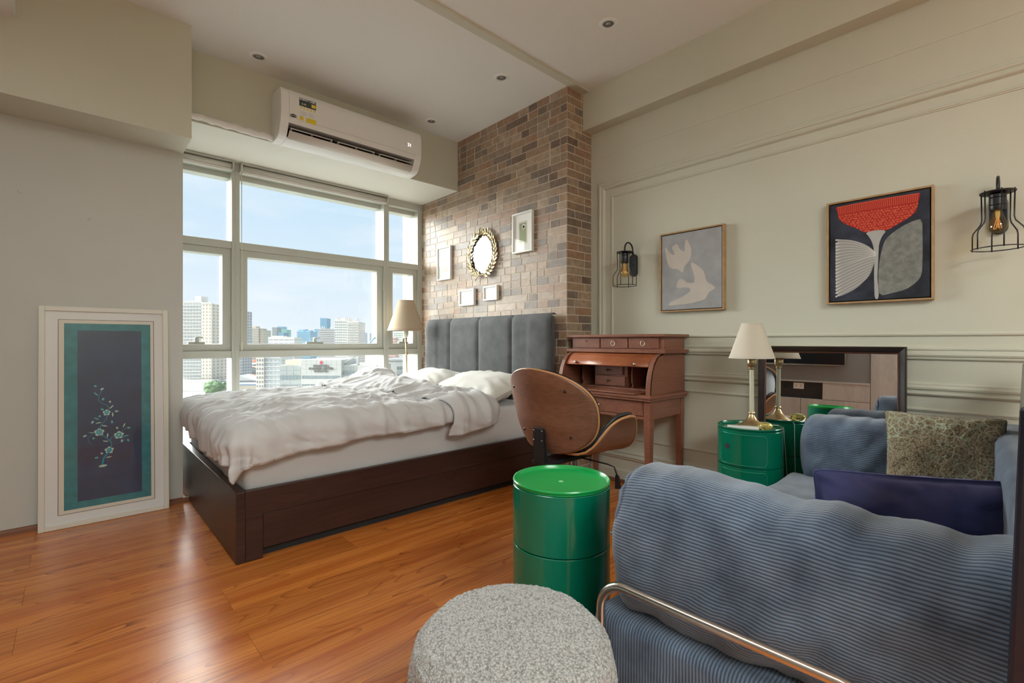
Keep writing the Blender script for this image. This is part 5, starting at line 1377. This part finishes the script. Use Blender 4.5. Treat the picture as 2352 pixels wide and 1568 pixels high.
building('slender grey apartment tower behind the white one', 486, 556, 714, 520, 20, mat('concrete_blue_grey', (.42, .43, .45), .7), mat('window_dark', (.22, .23, .25), .4), 3.2, 12, .6, .5, [(.1, .5, 3)], slabs=True)
bt = building('beige apartment block rising at the wide pane edge', 560, 594, 754, 900, 30, BBEI, WIN, 3.3, 9, .6, .5, [(.2, .7, 4)])
building('pale side wing of the beige apartment block', 594, 604, 758, 905, 30, mat('concrete_cream', (0.52, 0.46, 0.36), .7), WIN, 3.3, 3, .35, .5, into=bt)
building('small blue glass tower beside the beige block', 605, 612, 768, 1100, 20, GLB, WINB, 4, 3, .7, .7, name='office_tower')
building('grey office tower in the far cluster', 625, 636, 752, 1500, 30, BGREY, WIN, 4, 4, .6, .6, name='office_tower')
building('pale blue glass office tower in the far cluster', 637, 649, 750, 1550, 30, GLB, WINB, 4, 4, .7, .7, name='office_tower')
building('green glass office tower in the far cluster', 648, 658, 757, 1450, 30, GLG, mat('facade_glass_green', (.15, .33, .27), .25), 4, 4, .7, .7, name='office_tower')
building('dark blue office block in front of the far cluster', 640, 652, 764, 1350, 30, mat('tower_steel_blue', (.20, .27, .34), .3), WINB, 4, 4, .7, .7, name='office_tower')
building('long white low block with ribbon windows below the far cluster', 616, 676, 775, 800, 30, BWHITE, mat('ribbon_window', (.30, .33, .37), .3), 6, 5, .85, .25, [(.05, .5, 3)], name='office_block')
building('blue glass office block with slanted roof right of the far cluster', 682, 713, 762, 900, 30, GLB, WINB, 4, 8, .8, .7, [(.0, .5, 5), (.4, .9, 3)], name='office_block')
building('tall slim blue glass tower rising over the skyline', 735.5, 751, 731, 1500, 30, mat('tower_deep_blue', (.22, .34, .45), .25), WINB, 4, 5, .75, .7, name='office_tower')
building('low blue glass tower partly behind the white grid block', 722, 738, 756, 1250, 30, GLB, WINB, 4, 4, .7, .7, name='office_tower')
building('white gridded apartment block with roof garden', 732, 771, 757, 720, 26, BGREY, mat('grid_shade', (.33, .34, .36), .7), 3.2, 12, .55, .55, [(.1, .3, 2)], slabs=BWHITE, crown=8)
bt = building('big white apartment block with finned roof crown', 769, 797, 737, 600, 26, BWHITE, WIN, 3.2, 6, .4, .5, [(.2, .7, 4)], crown=7)
building('striped right wing of the finned white apartment block', 797, 824, 739, 598, 26, BWHITE, mat('grid_shade2', (.46, .44, .40), .7), 3.2, 5, .7, .5, [(.1, .5, 3)], slabs=BWHITE, crown=8, into=bt)
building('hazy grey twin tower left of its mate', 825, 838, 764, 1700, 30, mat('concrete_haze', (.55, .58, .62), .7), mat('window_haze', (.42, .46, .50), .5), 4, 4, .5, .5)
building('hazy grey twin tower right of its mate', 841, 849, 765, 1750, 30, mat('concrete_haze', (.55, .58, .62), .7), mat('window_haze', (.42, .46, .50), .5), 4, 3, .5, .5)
building('long beige block of flats below the sash rail', 540, 612, 812, 950, 30, BBEI, mat('window_brown', (.42, .36, .31), .6), 3.3, 12, .5, .5, zbase=GZ)
bt = building('white balcony block left of the business center', 600, 646, 812, 330, 18, BWHITE, mat('window_slate', (.40, .43, .46), .5), 3.0, 5, .55, .35, slabs=mat('slab_blue_grey', (.55, .58, .63), .7))
building('brown striped stair core of the white balcony block', 588, 606, 812, 328, 18, mat('concrete_taupe', (.55, .50, .45), .7), WIN, 3.0, 3, .3, .5, into=bt)
building('greenish apartment block seen under the floor lamp shade', 905, 926, 764, 800, 26, mat('concrete_mint', (.62, .68, .55), .7), WIN, 3.3, 6, .5, .5)
building('salmon low block seen under the floor lamp shade', 893, 908, 776, 650, 20, mat('concrete_salmon', (.62, .45, .38), .7), WIN, 3.5, 4, .5, .5, name='office_block')
building('pink roofed low block right of the floor lamp pole', 930, 975, 777, 620, 20, mat('concrete_pink', (.66, .48, .47), .7), WIN, 3.5, 6, .5, .4, name='office_block')
# the business center: three wings
bc = FWD * 211 + RGT * 0; 
def wing(label, p0, p1, yt, D, body, cat='building', zbase=GZ, into=None): 
    W = (p1 - p0) / FPX * D; r = ((p0 + p1) / 2 - 1176) / FPX * D
    loc = FWD * D + RGT * r; loc.z = zbase
    H = ztop(yt, D) - zbase
    if into:
        t = obj('wing_walls', MB().box(-W / 2, W / 2, 0, 24, 0, H), body, into, local=True); t.location = (r - into['_r'], D - into['_d'], 0)
    else:
        t = thing('business_center' if label.startswith('office') else 'office_block', label, cat, tuple(loc), (0, 0, CITY_ROT), 'city buildings beyond the window'); t['_r'] = r; t['_d'] = D
        obj('walls', MB().box(-W / 2, W / 2, 0, 24, 0, H), body, t, local=True)
    return t, W, H
PANELW = mat('facade_panel', (0.47, 0.46, 0.435), .6)
t, W, H = wing('office block with white panelled front carrying its name and red emblem', 692, 784, 826, 211, PANELW); bct = t
for k in range(4):
    z = H - 8.4 - k * 3.95
    mb = MB()
    for c in range(13): mb.box(-W / 2 + .3 + c * (W - .6) / 13, -W / 2 + .3 + (c + .82) * (W - .6) / 13, -.15, .1, z, z + 1.35)
    obj('window_band', mb, mat('band_window', (.20, .24, .25), .25), t, kind='stuff', local=True)
    obj('floor_band', MB().box(-W / 2, W / 2, -.35, 0, z - 2.5, z - .1), PANELW, t, local=True)
for k in range(2): obj('panel_joint', MB().box(-W / 2, W / 2, -.03, 0, H - 2.2 - k * 2, H - 2.12 - k * 2), BGREY, t, local=True)
for k in range(7): obj('panel_joint', MB().box(-W / 2 + W * (k + 1) / 8 - .04, -W / 2 + W * (k + 1) / 8 + .04, -.03, 0, H - 6.3, H), BGREY, t, local=True)
SIGN = mat('sign_bronze', (.16, .15, .13), .5)
for txt, z, sz in (('ROCKWELL', H - 2.75, 1.35), ('BUSINESS CENTER', H - 3.95, 1.35), ('SHERIDAN', H - 5.10, 1.35)):
    put = text_mesh(txt, sz, .12, bold=.03); put.xf(Matrix.Translation((.0, -.2, z)) @ FX); obj('sign_letters', put, SIGN, t, local=True)
obj('sign_emblem', MB().prism([(0 + .68 * math.cos(a) * (1 - .18 * abs(math.sin(2 * a))), H - 1.25 + .82 * math.sin(a) * (1 - .18 * abs(math.sin(2 * a)))) for a in [2 * PI * q / 24 for q in range(24)]], 1, -.3, -.05), mat('emblem_red', (.55, .06, .09), .5), t, local=True)
t, W, H = wing('glazed left wing of the business center beside the white front', 643, 692, 838, 213, mat('facade_panel2', (0.4, 0.4, 0.37), .6), into=bct)
for k in range(6):
    mb = MB(); z = H - 2.3 - k * 2.1
    n = 3 if k in (0, 1) else (6 if k % 2 == 0 else 2)
    for c in range(n): mb.box(-W / 2 + .1 + c * (W - .2) / n, -W / 2 + .1 + (c + .93) * (W - .2) / n, -.15, .1, z, z + 1.75)
    obj('window_band', mb, mat('curtain_glass', (.34, .36, .35), .25) if k not in (2, 4) else mat('band_window', (.20, .24, .25), .25), t, kind='stuff', local=True)
obj('roof_box', MB().box(-W / 2 + 1.5, W / 2, 2, 12, H, H + 2.2), mat('roof_cream', (0.6, 0.53, 0.42), .7), t, local=True)
t, W, H = wing('glazed right wing of the business center beside the white front', 784, 821, 838, 213, mat('facade_panel2', (0.4, 0.4, 0.37), .6), into=bct)
for k in range(5):
    mb = MB(); z = H - 2.4 - k * 2.1
    for c in range(5): mb.box(-W / 2 + .1 + c * (W - .2) / 5, -W / 2 + .1 + (c + .9) * (W - .2) / 5, -.15, .1, z, z + 1.8)
    obj('window_band', mb, MATS['curtain_glass'] if k % 2 == 0 else MATS['band_window'], t, kind='stuff', local=True)
obj('stair_ramp', MB().prism([(-W / 2, H), (-W / 2 + 5.2, H + 3.2), (-W / 2 + 5.2, H + 4.0), (-W / 2, H + .8)], 1, 1, 3), PANELW, t, local=True)
obj('roof_post', MB().box(W / 2 - .9, W / 2, 1, 3, H, H + 3.4), PANELW, t, local=True)
t, W, H = wing('plain white end wing of the business center with one window band', 821, 866, 839, 212, PANELW, into=bct)
mb = MB(); 
for c in range(8): mb.box(-W / 2 + c * W / 8, -W / 2 + (c + .85) * W / 8, -.15, .1, H - 3.9, H - 2.9)
obj('window_band', mb, MATS['band_window'], t, kind='stuff', local=True)
t, W, H = wing('white building with gridded windows behind the floor lamp pole', 880, 972, 825, 240, PANELW)
for k in range(6):
    mb = MB(); z = H - 5.2 - k * 2.0
    for c in range(4): mb.box(-W / 2 + 7.0 + c * 1.35, -W / 2 + 7.0 + (c + .85) * 1.35, -.15, .1, z, z + 1.6)
    for c in range(4): mb.box(-W / 2 + 13.2 + c * 1.2, -W / 2 + 13.2 + (c + .7) * 1.2, -.15, .1, z, z + 1.1)
    obj('window_band', mb, MATS['curtain_glass'] if k % 2 else MATS['band_window'], t, kind='stuff', local=True)
obj('roof_box', MB().box(-W / 2, W / 2, -1, 6, H - .4, H), mat('roof_grey', (.50, .55, .62), .6), t, local=True)
# low houses and trees on the ground
rnd = random.Random(21)
ROOFS = [('red tiled', (.48, .17, .11)), ('rust brown', (.40, .24, .17)), ('pale grey', (.62, .62, .62)), ('white metal', (.55, .55, .54)), ('blue metal', (.18, .27, .44))]
def house(px, D, w, d, hgt, ri, pitched=True, turn=0, label=None):
    loc = FWD * D + RGT * (px_x(px) * D); loc.z = GZ
    nm_, c = ROOFS[ri]
    t = thing('low_house', label or ('low %s roofed building among the city streets' % nm_), 'house', tuple(loc), (0, 0, CITY_ROT + turn), 'low roofed buildings below the towers, ' + nm_)
    obj('walls', MB().box(-w / 2, w / 2, -d / 2, d / 2, 0, hgt), (BWHITE, BBEI, BGREY)[int(px) % 3], t, local=True)
    m = mat('roof_' + nm_.replace(' ', '_'), c, .7)
    if pitched: obj('roof', MB().prism([(-w / 2 - .6, hgt), (w / 2 + .6, hgt), (0, hgt + w * .16)], 1, -d / 2 - .6, d / 2 + .6), m, t, local=True)
    else: obj('roof', MB().box(-w / 2 - .3, w / 2 + .3, -d / 2 - .3, d / 2 + .3, hgt, hgt + .8), m, t, local=True)
    return t
placed = []
ZONES = [(416, 480, 'below the tall white tower'), (482, 534, 'below the slender grey tower'), (550, 575, 'beyond the blue metal roof'), (576, 600, 'next to the brown stair core'), (895, 970, 'beyond the white gridded building')]
def free(p, D, r):
    q = FWD * D + RGT * (px_x(p) * D)
    if any((q - c).length < r + d for c, d in placed): return False
    placed.append((q, r)); return True
for p, D, r in ((431, 440, 26), (475, 438, 15), (521, 532, 48), (580, 402, 20), (560, 440, 20), (450, 415, 22), (623, 340, 18), (597, 338, 12), (577, 960, 45), (667, 225, 26), (900, 660, 20), (950, 630, 25), (915, 813, 20)): placed.append((FWD * D + RGT * (px_x(p) * D), r))
n_h = 0; used = {}
for k in range(600):
    if n_h >= 34: break
    zn = ZONES[n_h % 5]; D = rnd.uniform(470, 900) if n_h % 5 < 4 else rnd.uniform(300, 560); p = rnd.uniform(zn[0], zn[1]); w = rnd.uniform(10, 20); d = rnd.uniform(10, 18)
    if not free(p, D, math.hypot(w, d) / 2 + .8): continue
    for tr in range(30):
        ri = rnd.choice((0, 1, 2, 3)); pit = rnd.random() < .6; key = (int(p) % 3, ri, pit, zn[2])
        if key not in used: break
    used[key] = 1
    house(p, D, w, d, rnd.uniform(4, 10), ri, pit, rnd.uniform(-.6, .6), 'low %s building with %s %s roof %s' % (('white', 'beige', 'grey')[int(p) % 3], 'gabled' if pit else 'flat', ROOFS[ri][0], zn[2])); n_h += 1
house(580, 402, 32, 16, 6.5, 4, False, .1, 'long building with wide blue metal roof')
house(560, 440, 30, 20, 7, 3, True, .1, 'wide white metal roofed hall by the blue roof')
house(450, 415, 36, 14, 8, 3, False, -.1, 'long white flat roofed building below the tall tower')
def tree(px, D, r, zc, label):
    loc = FWD * D + RGT * (px_x(px) * D); loc.z = GZ
    t = thing('city_tree', label, 'tree', tuple(loc), (0, 0, rnd.uniform(0, 6)), 'trees among the city buildings')
    m = mat('foliage', (.13, .20, .10), .9, var=.5, vscale=.6)
    def fn(i, j):
        th, ph = 2 * PI * i, PI * (.02 + .96 * j); d = Vector((math.sin(ph) * math.cos(th), math.sin(ph) * math.sin(th), math.cos(ph)))
        k = r * (1 + .35 * noise.fractal(d * 2.2 + Vector((px, D, 0)), 1, 2, 4)); return tuple(Vector((0, 0, zc)) + Vector((d.x * k, d.y * k, d.z * k * .8)))
    obj('crown', MB().grid(fn, 30, 18, cu=True), m, t, smooth=True, local=True)
    obj('trunk', MB().lathe([(.5, 0), (.35, zc)], (0, 0, 0), 8), mat('bark', (.14, .10, .07), .9), t, local=True)
placed += [(FWD * 372 + RGT * (px_x(491) * 372), 9), (FWD * 392 + RGT * (px_x(515) * 392), 8)]
tree(491, 372, 6.5, 7, 'large rounded tree below the slender grey tower')
tree(522, 396, 4.2, 6, 'rounded tree beside the large one below the grey tower')
n_t = 0
for k in range(300):
    if n_t >= 12: break
    zn = ZONES[n_t % 4]; D = rnd.uniform(450, 800); p = rnd.uniform(zn[0], zn[1]); r = rnd.uniform(3, 5)
    if not free(p, D, r * 1.4): continue
    tree(p, D, (3.0, 5.5, 4.2)[(n_t // 4) % 3], rnd.uniform(4, 6), ('small', 'broad', 'dark')[(n_t // 4) % 3] + ' leafy tree among houses ' + zn[2]); n_t += 1
